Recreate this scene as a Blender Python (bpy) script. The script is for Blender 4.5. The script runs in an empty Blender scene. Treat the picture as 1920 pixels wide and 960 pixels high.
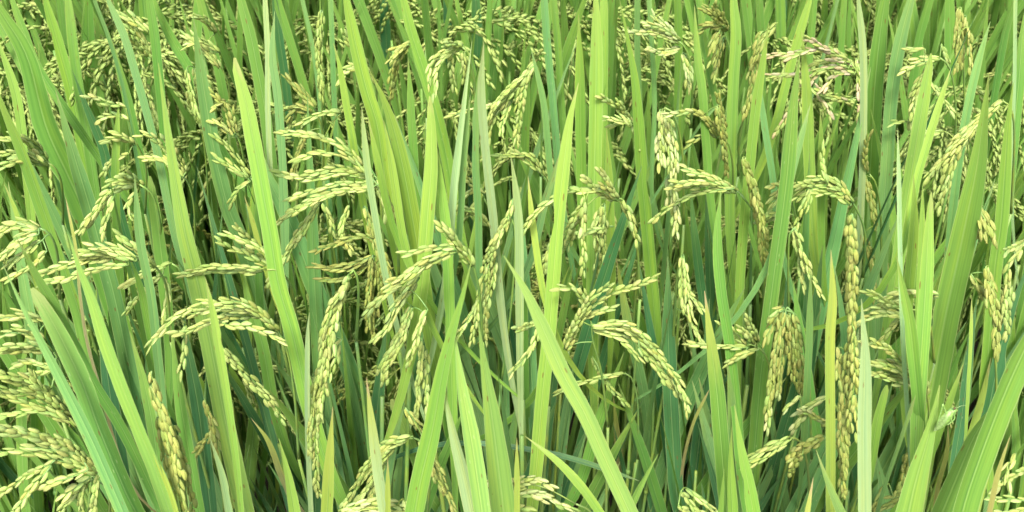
import bpy, math, random
import numpy as np
from mathutils import Vector, Matrix

random.seed(7)
rng = np.random.default_rng(7)
S = bpy.context.scene
col = S.collection

# ------------------------------------------------------------------ camera
CAM_Z, PITCH, F = 1.35, math.radians(36.0), 2100.0       # F in pixels of the 1920 px wide photograph
cam_d = bpy.data.cameras.new('camera')
cam_d.sensor_width = 36.0
cam_d.lens = 36.0 * F / 1920.0
cam_d.clip_start = 0.02
cam_d.clip_end = 500.0
cam_d.dof.use_dof = True
cam_d.dof.focus_distance = 0.80
cam_d.dof.aperture_fstop = 18.0
cam = bpy.data.objects.new('camera', cam_d)
col.objects.link(cam)
cam.location = (0, 0, CAM_Z)
cam.rotation_euler = (math.radians(90) - PITCH, 0, 0)
S.camera = cam

# ------------------------------------------------------------------ light
SUN_EL, SUN_AZ = math.radians(53), math.radians(188)      # azimuth clockwise from +Y: behind the camera, a little left
w = bpy.data.worlds.new('World'); S.world = w; w.use_nodes = True
nt = w.node_tree; nt.nodes.clear()
sky = nt.nodes.new('ShaderNodeTexSky'); sky.sky_type = 'NISHITA'; sky.sun_disc = False
sky.sun_elevation = SUN_EL; sky.sun_rotation = SUN_AZ
sky.air_density = 1.0; sky.dust_density = 4.0; sky.ozone_density = 1.0
bg = nt.nodes.new('ShaderNodeBackground'); bg.inputs['Strength'].default_value = 0.14
out = nt.nodes.new('ShaderNodeOutputWorld')
nt.links.new(sky.outputs[0], bg.inputs[0]); nt.links.new(bg.outputs[0], out.inputs[0])
sun_d = bpy.data.lights.new('sun', 'SUN'); sun_d.energy = 2.9; sun_d.angle = math.radians(11.0)
sun_d.color = (1.0, 0.96, 0.89)
sun = bpy.data.objects.new('sun', sun_d); col.objects.link(sun)
to_sun = Vector((math.sin(SUN_AZ) * math.cos(SUN_EL), math.cos(SUN_AZ) * math.cos(SUN_EL), math.sin(SUN_EL)))
sun.rotation_euler = to_sun.to_track_quat('Z', 'Y').to_euler()
sun.location = (0, -1, 4)
S.view_settings.view_transform = 'Standard'
S.view_settings.look = 'None'
S.view_settings.exposure = 1.36
S.view_settings.gamma = 1.0
S.view_settings.use_curve_mapping = False
S.render.engine = 'CYCLES'
S.cycles.max_bounces = 5
S.cycles.transmission_bounces = 4
S.cycles.diffuse_bounces = 3

# ------------------------------------------------------------------ helpers
FW = np.array([0, math.cos(PITCH), -math.sin(PITCH)])
UP = np.array([0, math.sin(PITCH), math.cos(PITCH)])
RT = np.array([1.0, 0, 0])
CAM = np.array([0, 0, CAM_Z])

def at(px, py, Y):
    """the point on the upright plane at distance Y that the photograph shows at (px, py)"""
    d = FW + RT * (px - 960) / F - UP * (py - 480) / F
    return CAM + d * (Y / d[1])

def pix(p):
    v = np.asarray(p) - CAM
    t = v @ FW
    return 960 + F * (v @ RT) / t, 480 - F * (v @ UP) / t, t

def ydist(py, h):
    a = PITCH + math.atan((py - 480) / F)
    return (CAM_Z - h) / math.tan(a)

def path(s):
    return np.array([[float(c) for c in q.split(',')] for q in s.split()])

def catmull(P, n):
    """n points spread evenly along a smooth curve through P"""
    P = np.asarray(P, float)
    if len(P) == 2:
        return P[0] + (P[1] - P[0]) * np.linspace(0, 1, n)[:, None]
    Q = np.vstack([2 * P[0] - P[1], P, 2 * P[-1] - P[-2]])
    pts = []
    for i in range(1, len(Q) - 2):
        t = np.linspace(0, 1, 12, endpoint=False)[:, None]
        a, b, c, d = Q[i - 1], Q[i], Q[i + 1], Q[i + 2]
        pts.append(0.5 * (2 * b + (c - a) * t + (2 * a - 5 * b + 4 * c - d) * t ** 2 + (3 * b - a - 3 * c + d) * t ** 3))
    pts.append(P[-1:])
    C = np.vstack(pts)
    L = np.concatenate([[0], np.cumsum(np.linalg.norm(np.diff(C, axis=0), axis=1))])
    u = np.linspace(0, L[-1], n)
    return np.stack([np.interp(u, L, C[:, k]) for k in range(C.shape[1])], 1)

def arclen(C):
    return np.concatenate([[0], np.cumsum(np.linalg.norm(np.diff(C, axis=0), axis=1))])

def unit(v):
    v = np.asarray(v, float)
    return v / (np.linalg.norm(v, axis=-1, keepdims=True) + 1e-12)

class MB:
    """collects vertices, faces and UVs for one mesh"""
    def __init__(s): s.v = []; s.f = []; s.uv = []; s.n = 0
    def add(s, V, Fc, UV=None):
        V = np.asarray(V, float)
        s.v.append(V); s.f += [tuple(int(i) + s.n for i in f) for f in Fc]
        s.uv.append(np.zeros((len(V), 2)) if UV is None else np.asarray(UV, float)); s.n += len(V)
    def mesh(s, name, mat, origin=(0, 0, 0)):
        V = np.vstack(s.v) - np.asarray(origin)
        me = bpy.data.meshes.new(name)
        me.from_pydata(V.tolist(), [], s.f)
        UV = np.vstack(s.uv)
        ul = me.uv_layers.new(name='UVMap')
        li = np.zeros(len(me.loops), dtype=np.int32); me.loops.foreach_get('vertex_index', li)
        ul.data.foreach_set('uv', UV[li].ravel())
        me.polygons.foreach_set('use_smooth', [True] * len(me.polygons))
        me.materials.append(mat)
        me.update()
        return me

def tube(mb, C, R, sides=6, v0=0.0):
    C = np.asarray(C, float); n = len(C)
    R = np.broadcast_to(R, (n,))
    T = unit(np.gradient(C, axis=0))
    ref = np.array([0.31, -0.8, 0.51]); A = unit(np.cross(T, ref)); B = np.cross(T, A)
    ang = np.arange(sides) * 2 * math.pi / sides
    V = C[:, None] + R[:, None, None] * (np.cos(ang)[None, :, None] * A[:, None] + np.sin(ang)[None, :, None] * B[:, None])
    s = arclen(C) + v0
    UV = np.stack(np.broadcast_arrays((np.arange(sides) / sides)[None, :], s[:, None]), -1)
    fc = []
    for i in range(n - 1):
        for k in range(sides):
            k2 = (k + 1) % sides
            fc.append((i * sides + k, i * sides + k2, (i + 1) * sides + k2, (i + 1) * sides + k))
    fc.append(tuple(range(sides - 1, -1, -1))); fc.append(tuple((n - 1) * sides + k for k in range(sides)))
    mb.add(V.reshape(-1, 3), fc, UV.reshape(-1, 2))

def blade(mb, C, W, face, yaw=0.0, twist=0.0, fold=0.18, across=4, ragged=0.0, bites=()):
    """a grass blade: centre line C from tip to foot, full widths W, broad side turned towards face"""
    C = np.asarray(C, float); n = len(C)
    T = unit(np.gradient(C, axis=0))
    N = unit(face - T * (T @ np.asarray(face))[:, None])
    B = np.cross(T, N)
    s = arclen(C); a = yaw + twist * s / s[-1]
    Bv = B * np.cos(a)[:, None] + N * np.sin(a)[:, None]
    Nv = N * np.cos(a)[:, None] - B * np.sin(a)[:, None]
    u = np.linspace(-1, 1, across + 1)
    half = np.repeat(W[:, None] * 0.5, across + 1, 1) * np.ones((1, across + 1))
    if ragged > 0:
        half[:, 0] *= 1 - ragged * rng.random(n); half[:, -1] *= 1 - ragged * rng.random(n)
    for (fr, side, dep) in bites:
        i = int(fr * (n - 1)); k = 0 if side < 0 else -1
        half[i, k] *= 1 - dep
        if i + 1 < n: half[i + 1, k] *= 1 - dep * 0.7
    V = C[:, None] + Bv[:, None] * (u[None] * half)[:, :, None] + Nv[:, None] * ((np.abs(u)[None] - 0.4) * half * fold)[:, :, None]
    UV = np.stack(np.broadcast_arrays(((u + 1) / 2)[None, :], s[:, None]), -1)
    m = across + 1; fc = []
    for i in range(n - 1):
        for k in range(across):
            fc.append((i * m + k, i * m + k + 1, (i + 1) * m + k + 1, (i + 1) * m + k))
    mb.add(V.reshape(-1, 3), fc, UV.reshape(-1, 2))

def link(name, me, parent=None, color=None):
    o = bpy.data.objects.new(name, me); col.objects.link(o)
    if parent is not None: o.parent = parent
    if color is not None: o.color = color
    return o

def empty(name, loc):
    o = bpy.data.objects.new(name, None); o.location = loc; o.empty_display_size = 0.02
    col.objects.link(o); return o

def tag(o, label=None, cat=None, group=None, kind=None):
    if label: o['label'] = label
    if cat: o['category'] = cat
    if group: o['group'] = group
    if kind: o['kind'] = kind

# ------------------------------------------------------------------ materials
def nodes(name):
    m = bpy.data.materials.new(name); m.use_nodes = True
    t = m.node_tree; t.nodes.clear()
    return m, t

class NB:
    def __init__(s, t): s.t = t
    def n(s, typ, **kw):
        x = s.t.nodes.new(typ)
        for k, v in kw.items(): setattr(x, k, v)
        return x
    def l(s, a, b): s.t.links.new(a, b)
    def val(s, sock, v):
        if hasattr(v, 'is_output') or isinstance(v, bpy.types.NodeSocket): s.l(v, sock)
        else: sock.default_value = v
    def math(s, op, a, b=None, c=None):
        x = s.n('ShaderNodeMath', operation=op); s.val(x.inputs[0], a)
        if b is not None: s.val(x.inputs[1], b)
        if c is not None: s.val(x.inputs[2], c)
        return x.outputs[0]
    def ramp(s, v, lo, hi, a=0.0, b=1.0):
        x = s.n('ShaderNodeMapRange', interpolation_type='SMOOTHSTEP')
        s.val(x.inputs['Value'], v); x.inputs['From Min'].default_value = lo; x.inputs['From Max'].default_value = hi
        x.inputs['To Min'].default_value = a; x.inputs['To Max'].default_value = b
        return x.outputs[0]
    def mix(s, f, a, b, mode='MIX'):
        x = s.n('ShaderNodeMix', data_type='RGBA', blend_type=mode)
        s.val(x.inputs[0], f); s.val(x.inputs[6], a); s.val(x.inputs[7], b)
        return x.outputs[2]

def leaf_material(name, translucency=0.3):
    m, t = nodes(name); b = NB(t)
    info = b.n('ShaderNodeObjectInfo'); geo = b.n('ShaderNodeNewGeometry')
    uv = b.n('ShaderNodeUVMap', uv_map='UVMap')
    sep = b.n('ShaderNodeSeparateXYZ'); b.l(uv.outputs[0], sep.inputs[0])
    u, v = sep.outputs[0], sep.outputs[1]
    off = b.math('MULTIPLY', b.math('ADD', info.outputs['Random'], geo.outputs['Random Per Island']), 37.0)
    def coord(su, sv):
        c = b.n('ShaderNodeCombineXYZ')
        b.l(b.math('MULTIPLY', u, su), c.inputs[0]); b.l(b.math('MULTIPLY', v, sv), c.inputs[1]); b.l(off, c.inputs[2])
        return c.outputs[0]
    def noise(su, sv, detail=2.0, rough=0.55):
        x = b.n('ShaderNodeTexNoise'); x.inputs['Scale'].default_value = 1.0
        x.inputs['Detail'].default_value = detail; x.inputs['Roughness'].default_value = rough
        b.l(coord(su, sv), x.inputs['Vector']); return x.outputs[0]
    veins = noise(15, 2.2, 3.0)                      # fine parallel veins
    broad = noise(3.0, 9.0, 3.0)                   # slow drift of tone along the blade
    base = info.outputs['Color']
    c = b.mix(b.ramp(veins, 0.32, 0.68), b.mix(1.0, base, (.89, .92, .90, 1), 'MULTIPLY'), b.mix(1.0, base, (1.24, 1.17, 1.12, 1), 'MULTIPLY'))
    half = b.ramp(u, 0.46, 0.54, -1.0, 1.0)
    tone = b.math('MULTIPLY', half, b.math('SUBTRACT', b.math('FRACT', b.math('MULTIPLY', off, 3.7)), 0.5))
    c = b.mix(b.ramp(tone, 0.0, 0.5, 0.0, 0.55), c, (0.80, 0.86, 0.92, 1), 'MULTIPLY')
    c = b.mix(b.ramp(geo.outputs['Random Per Island'], 0.0, 1.0, 0.0, 0.45), c, (0.62, 0.72, 0.75, 1), 'MULTIPLY')
    c = b.mix(b.ramp(broad, 0.42, 0.75, 0.0, 0.5), c, b.mix(1.0, c, (1.5, 1.16, 0.75, 1), 'MULTIPLY'))
    # pale midrib with a darker groove beside it
    mid = b.math('ABSOLUTE', b.math('SUBTRACT', u, 0.5))
    c = b.mix(b.ramp(mid, 0.015, 0.04, 0.22, 0.0), c, (0.40, 0.53, 0.22, 1))
    c = b.mix(b.ramp(b.math('ABSOLUTE', b.math('SUBTRACT', mid, 0.07)), 0.0, 0.05, 0.6, 0.0), c, b.mix(1.0, c, (0.72, 0.82, 0.72, 1), 'MULTIPLY'))
    # pale thin margins
    c = b.mix(b.ramp(mid, 0.455, 0.49, 0.0, 0.45), c, (0.42, 0.50, 0.20, 1))
    # yellowing and drying towards the tip
    wob = b.math('MULTIPLY_ADD', noise(4, 40, 2.0), 0.05, b.math('MULTIPLY', v, 1.0))
    tipamt = info.outputs['Alpha']
    c = b.mix(b.math('MULTIPLY', b.ramp(wob, 0.02, 0.13, 1.0, 0.0), tipamt), c, (0.34, 0.40, 0.08, 1))
    c = b.mix(b.math('MULTIPLY', b.ramp(wob, 0.028, 0.042, 1.0, 0.0), b.math('MULTIPLY', tipamt, 0.9)), c, (0.40, 0.31, 0.17, 1))
    # rusty specks
    vo = b.n('ShaderNodeTexVoronoi'); vo.inputs['Scale'].default_value = 1.0; vo.inputs['Randomness'].default_value = 1.0
    b.l(coord(3.2, 62.0), vo.inputs['Vector'])
    spick = b.n('ShaderNodeSeparateColor'); b.l(vo.outputs['Color'], spick.inputs[0])
    keep = b.ramp(spick.outputs[0], 0.72, 0.76)
    size = b.math('MULTIPLY_ADD', spick.outputs[1], 0.13, 0.07)
    sp = b.math('MULTIPLY', b.ramp(b.math('SUBTRACT', vo.outputs['Distance'], size), -0.03, 0.03, 1.0, 0.0), keep)
    c = b.mix(b.math('MULTIPLY', sp, 0.75), c, (0.16, 0.085, 0.025, 1))
    # small pale scars
    vo2 = b.n('ShaderNodeTexVoronoi'); vo2.inputs['Scale'].default_value = 1.0
    b.l(coord(7.0, 90.0), vo2.inputs['Vector'])
    s2 = b.n('ShaderNodeSeparateColor'); b.l(vo2.outputs['Color'], s2.inputs[0])
    sc = b.math('MULTIPLY', b.ramp(vo2.outputs['Distance'], 0.08, 0.16, 1.0, 0.0), b.ramp(s2.outputs[2], 0.88, 0.9))
    c = b.mix(b.math('MULTIPLY', sc, 0.5), c, (0.5, 0.52, 0.3, 1))
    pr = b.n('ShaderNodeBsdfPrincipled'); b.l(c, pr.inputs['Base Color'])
    b.l(b.ramp(veins, 0.2, 0.8, 0.42, 0.6), pr.inputs['Roughness'])
    pr.inputs['Specular IOR Level'].default_value = 0.42
    bump = b.n('ShaderNodeBump'); bump.inputs['Strength'].default_value = 0.35; bump.inputs['Distance'].default_value = 0.0006
    b.l(b.math('ADD', veins, b.ramp(mid, 0.0, 0.06, -1.2, 0.0)), bump.inputs['Height']); b.l(bump.outputs[0], pr.inputs['Normal'])
    tr = b.n('ShaderNodeBsdfTranslucent'); b.l(b.mix(1.0, c, (1.25, 1.15, 0.55, 1), 'MULTIPLY'), tr.inputs['Color'])
    ms = b.n('ShaderNodeMixShader'); ms.inputs[0].default_value = translucency
    b.l(pr.outputs[0], ms.inputs[1]); b.l(tr.outputs[0], ms.inputs[2])
    o = b.n('ShaderNodeOutputMaterial'); b.l(ms.outputs[0], o.inputs[0])
    return m

def grain_material():
    m, t = nodes('rice_husk'); b = NB(t)
    info = b.n('ShaderNodeObjectInfo'); geo = b.n('ShaderNodeNewGeometry')
    uv = b.n('ShaderNodeUVMap', uv_map='UVMap')
    sep = b.n('ShaderNodeSeparateXYZ'); b.l(uv.outputs[0], sep.inputs[0])
    u, v = sep.outputs[0], sep.outputs[1]
    rnd = b.math('FRACT', b.math('ADD', info.outputs['Random'], geo.outputs['Random Per Island']))
    c = info.outputs['Color']
    c = b.mix(b.ramp(rnd, 0.0, 1.0, 0.0, 0.55), c, b.mix(1.0, c, (0.80, 0.92, 0.72, 1), 'MULTIPLY'))
    c = b.mix(b.ramp(b.math('FRACT', b.math('MULTIPLY', rnd, 7.3)), 0.82, 1.0, 0.0, 0.45), c, (0.48, 0.45, 0.15, 1))
    # greener foot and tip, pale belly
    c = b.mix(b.ramp(v, 0.0, 0.25, 0.40, 0.0), c, (0.26, 0.38, 0.08, 1))
    c = b.mix(b.ramp(v, 0.86, 1.0, 0.0, 0.3), c, (0.36, 0.36, 0.10, 1))
    # ribs along the husk
    rib = b.math('SINE', b.math('MULTIPLY', u, 6.2832 * 5))
    c = b.mix(b.ramp(rib, 0.55, 1.0, 0.0, 0.28), c, (0.70, 0.72, 0.40, 1), 'MULTIPLY')
    nz = b.n('ShaderNodeTexNoise'); nz.inputs['Scale'].default_value = 900.0; nz.inputs['Detail'].default_value = 2.0
    tc = b.n('ShaderNodeTexCoord'); b.l(geo.outputs['Position'], nz.inputs['Vector'])
    c = b.mix(b.ramp(nz.outputs[0], 0.6, 0.74, 0.0, 0.5), c, (0.33, 0.20, 0.08, 1))
    pr = b.n('ShaderNodeBsdfPrincipled'); b.l(c, pr.inputs['Base Color'])
    pr.inputs['Roughness'].default_value = 0.55; pr.inputs['Specular IOR Level'].default_value = 0.35
    bump = b.n('ShaderNodeBump'); bump.inputs['Strength'].default_value = 0.5; bump.inputs['Distance'].default_value = 0.0003
    b.l(b.math('ADD', rib, b.math('MULTIPLY', nz.outputs[0], 1.5)), bump.inputs['Height']); b.l(bump.outputs[0], pr.inputs['Normal'])
    tr = b.n('ShaderNodeBsdfTranslucent'); b.l(c, tr.inputs['Color'])
    ms = b.n('ShaderNodeMixShader'); ms.inputs[0].default_value = 0.30
    b.l(pr.outputs[0], ms.inputs[1]); b.l(tr.outputs[0], ms.inputs[2])
    o = b.n('ShaderNodeOutputMaterial'); b.l(ms.outputs[0], o.inputs[0])
    return m

def stalk_material():
    m, t = nodes('rice_stalk'); b = NB(t)
    info = b.n('ShaderNodeObjectInfo'); geo = b.n('ShaderNodeNewGeometry')
    nz = b.n('ShaderNodeTexNoise'); nz.inputs['Scale'].default_value = 60.0; nz.inputs['Detail'].default_value = 3.0
    b.l(geo.outputs['Position'], nz.inputs['Vector'])
    c = b.mix(b.ramp(nz.outputs[0], 0.35, 0.7), info.outputs['Color'], b.mix(1.0, info.outputs['Color'], (1.5, 1.2, 0.8, 1), 'MULTIPLY'))
    pr = b.n('ShaderNodeBsdfPrincipled'); b.l(c, pr.inputs['Base Color']); pr.inputs['Roughness'].default_value = 0.5
    o = b.n('ShaderNodeOutputMaterial'); b.l(pr.outputs[0], o.inputs[0])
    return m

def soil_material():
    m, t = nodes('paddy_mud'); b = NB(t)
    geo = b.n('ShaderNodeNewGeometry')
    def noise(s, d):
        x = b.n('ShaderNodeTexNoise'); x.inputs['Scale'].default_value = s; x.inputs['Detail'].default_value = d
        b.l(geo.outputs['Position'], x.inputs['Vector']); return x.outputs[0]
    n1, n2 = noise(6, 6), noise(55, 5)
    c = b.mix(b.ramp(n1, 0.35, 0.65), (0.035, 0.028, 0.020, 1), (0.085, 0.066, 0.045, 1))
    c = b.mix(b.ramp(n2, 0.55, 0.75, 0.0, 0.6), c, (0.13, 0.10, 0.07, 1))
    pr = b.n('ShaderNodeBsdfPrincipled'); b.l(c, pr.inputs['Base Color'])
    b.l(b.ramp(n1, 0.3, 0.6, 0.25, 0.8), pr.inputs['Roughness'])
    bump = b.n('ShaderNodeBump'); bump.inputs['Distance'].default_value = 0.02; bump.inputs['Strength'].default_value = 0.8
    b.l(b.math('ADD', n1, b.math('MULTIPLY', n2, 0.4)), bump.inputs['Height']); b.l(bump.outputs[0], pr.inputs['Normal'])
    o = b.n('ShaderNodeOutputMaterial'); b.l(pr.outputs[0], o.inputs[0])
    return m

M_LEAF = leaf_material('rice_leaf', 0.32)
M_GRAIN = grain_material()
M_STALK = stalk_material()
M_SOIL = soil_material()

# leaf colours: linear base colour and how far the tip has dried
LC = {'y': (0.200, 0.365, 0.060, .28), 'g': (0.128, 0.285, 0.050, .25), 'd': (0.052, 0.165, 0.057, .12),
      'b': (0.140, 0.300, 0.095, .20), 'p': (0.280, 0.425, 0.190, .22), 'Y': (0.275, 0.405, 0.068, .5),
      't': (0.240, 0.220, 0.095, .8), 'f': (0.250, 0.425, 0.092, .25)}  # 'f': flash-bleached brightness of near blades put into a paler leaf colour
GC = {'pale': (0.445, 0.545, 0.170, 1), 'green': (0.365, 0.475, 0.130, 1), 'olive': (0.315, 0.360, 0.090, 1),
      'gold': (0.415, 0.465, 0.125, 1), 'pink': (0.52, 0.44, 0.26, 1), 'cream': (0.490, 0.560, 0.225, 1)}

def vary(c, a=0.10):
    k = 1 + random.uniform(-a, a)
    return (c[0] * k * (1 + random.uniform(-a, a)), c[1] * k, c[2] * k * (1 + random.uniform(-a, a)), min(1, max(0, c[3] * random.uniform(.4, 1.5))))

# ------------------------------------------------------------------ the ground
N = 24
gx = np.concatenate([[-60, -20, -8], np.linspace(-4, 4, N), [8, 20, 60]]); gy = np.concatenate([[-20, -5, -1.5], np.linspace(-1, 7, N), [12, 30, 90]])
V = [(x, y, 0.006 * math.sin(x * 9.1 + y * 4.0) + 0.006 * math.sin(y * 11 - x * 3)) for y in gy for x in gx]
nx = len(gx)
g = MB(); g.add(V, [(j * nx + i, j * nx + i + 1, (j + 1) * nx + i + 1, (j + 1) * nx + i) for j in range(len(gy) - 1) for i in range(nx - 1)])
tag(link('ground', g.mesh('ground', M_SOIL)), kind='structure')

# ------------------------------------------------------------------ grains
def grain_mesh(bend, plump, flat):
    """one husked grain along +Z, one unit long: pointed foot and tip, keeled sides"""
    rings = [(0.0, .30), (0.10, .66), (0.32, .98), (0.60, 1.0), (0.85, .66), (1.0, .16)]
    k = 6; V = []; UV = []
    for z, r in rings:
        for i in range(k):
            a = 2 * math.pi * i / k
            V.append((plump * r * math.cos(a) + bend * math.sin(math.pi * z), plump * flat * r * math.sin(a), z)); UV.append((i / k, z))
    fc = [(j * k + i, j * k + (i + 1) % k, (j + 1) * k + (i + 1) % k, (j + 1) * k + i) for j in range(len(rings) - 1) for i in range(k)]
    fc += [tuple(range(k - 1, -1, -1)), tuple(5 * k + i for i in range(k))]
    return np.array(V), fc, np.array(UV)
GRAINS = [grain_mesh(.03, .185, .80), grain_mesh(.06, .17, .75), grain_mesh(-.04, .195, .82), grain_mesh(.0, .155, .7), grain_mesh(.02, .27, .95)]
GRAIN_ME = []
for gm in GRAINS:
    mb = MB(); mb.add(*gm); GRAIN_ME.append(mb.mesh('grain', M_GRAIN))

def small_grain(plump):
    rings = [(0.0, .25), (0.25, .9), (0.65, 1.0), (1.0, .18)]; k = 3
    V = [(plump * 1.1 * r_ * math.cos(2.0944 * i), plump * r_ * math.sin(2.0944 * i), z) for z, r_ in rings for i in range(k)]
    fc = [(j * k + i, j * k + (i + 1) % k, (j + 1) * k + (i + 1) % k, (j + 1) * k + i) for j in range(3) for i in range(k)]
    return np.array(V), fc + [(9, 10, 11)], np.array([(i / k, z) for z, _ in rings for i in range(k)])
SMALL = [small_grain(.19), small_grain(.175), small_grain(.205)]

def grain_frame(p, d, roll, L, fat=1.0):
    q = Vector(d).to_track_quat('Z', 'Y').to_matrix().to_4x4()
    return Matrix.Translation(Vector(p)) @ q @ Matrix.Rotation(roll, 4, 'Z') @ Matrix.Diagonal((L * fat, L * fat, L, 1))

def strand_grains(C, L=0.0092, step=0.43, splay=0.13, face=None):
    """spikelets set alternately along one branch of a panicle: (foot, direction)"""
    s = arclen(C); n = max(2, int(s[-1] / (L * step))); out_ = []
    T = unit(np.gradient(C, axis=0))
    side = 1
    for i in range(n):
        q = (i + 0.2 + random.uniform(-.15, .15)) / n * s[-1]
        p = np.array([np.interp(q, s, C[:, k]) for k in range(3)]); t = unit(np.array([np.interp(q, s, T[:, k]) for k in range(3)]))
        sd = unit(np.cross(t, face)) * side + np.asarray(face) * random.uniform(-.5, .7)
        side = -side
        d = unit(t + sd * splay * random.uniform(.5, 1.3))
        out_.append((p + unit(sd) * L * 0.10, d))
    return out_

TOCAM = -FW

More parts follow.
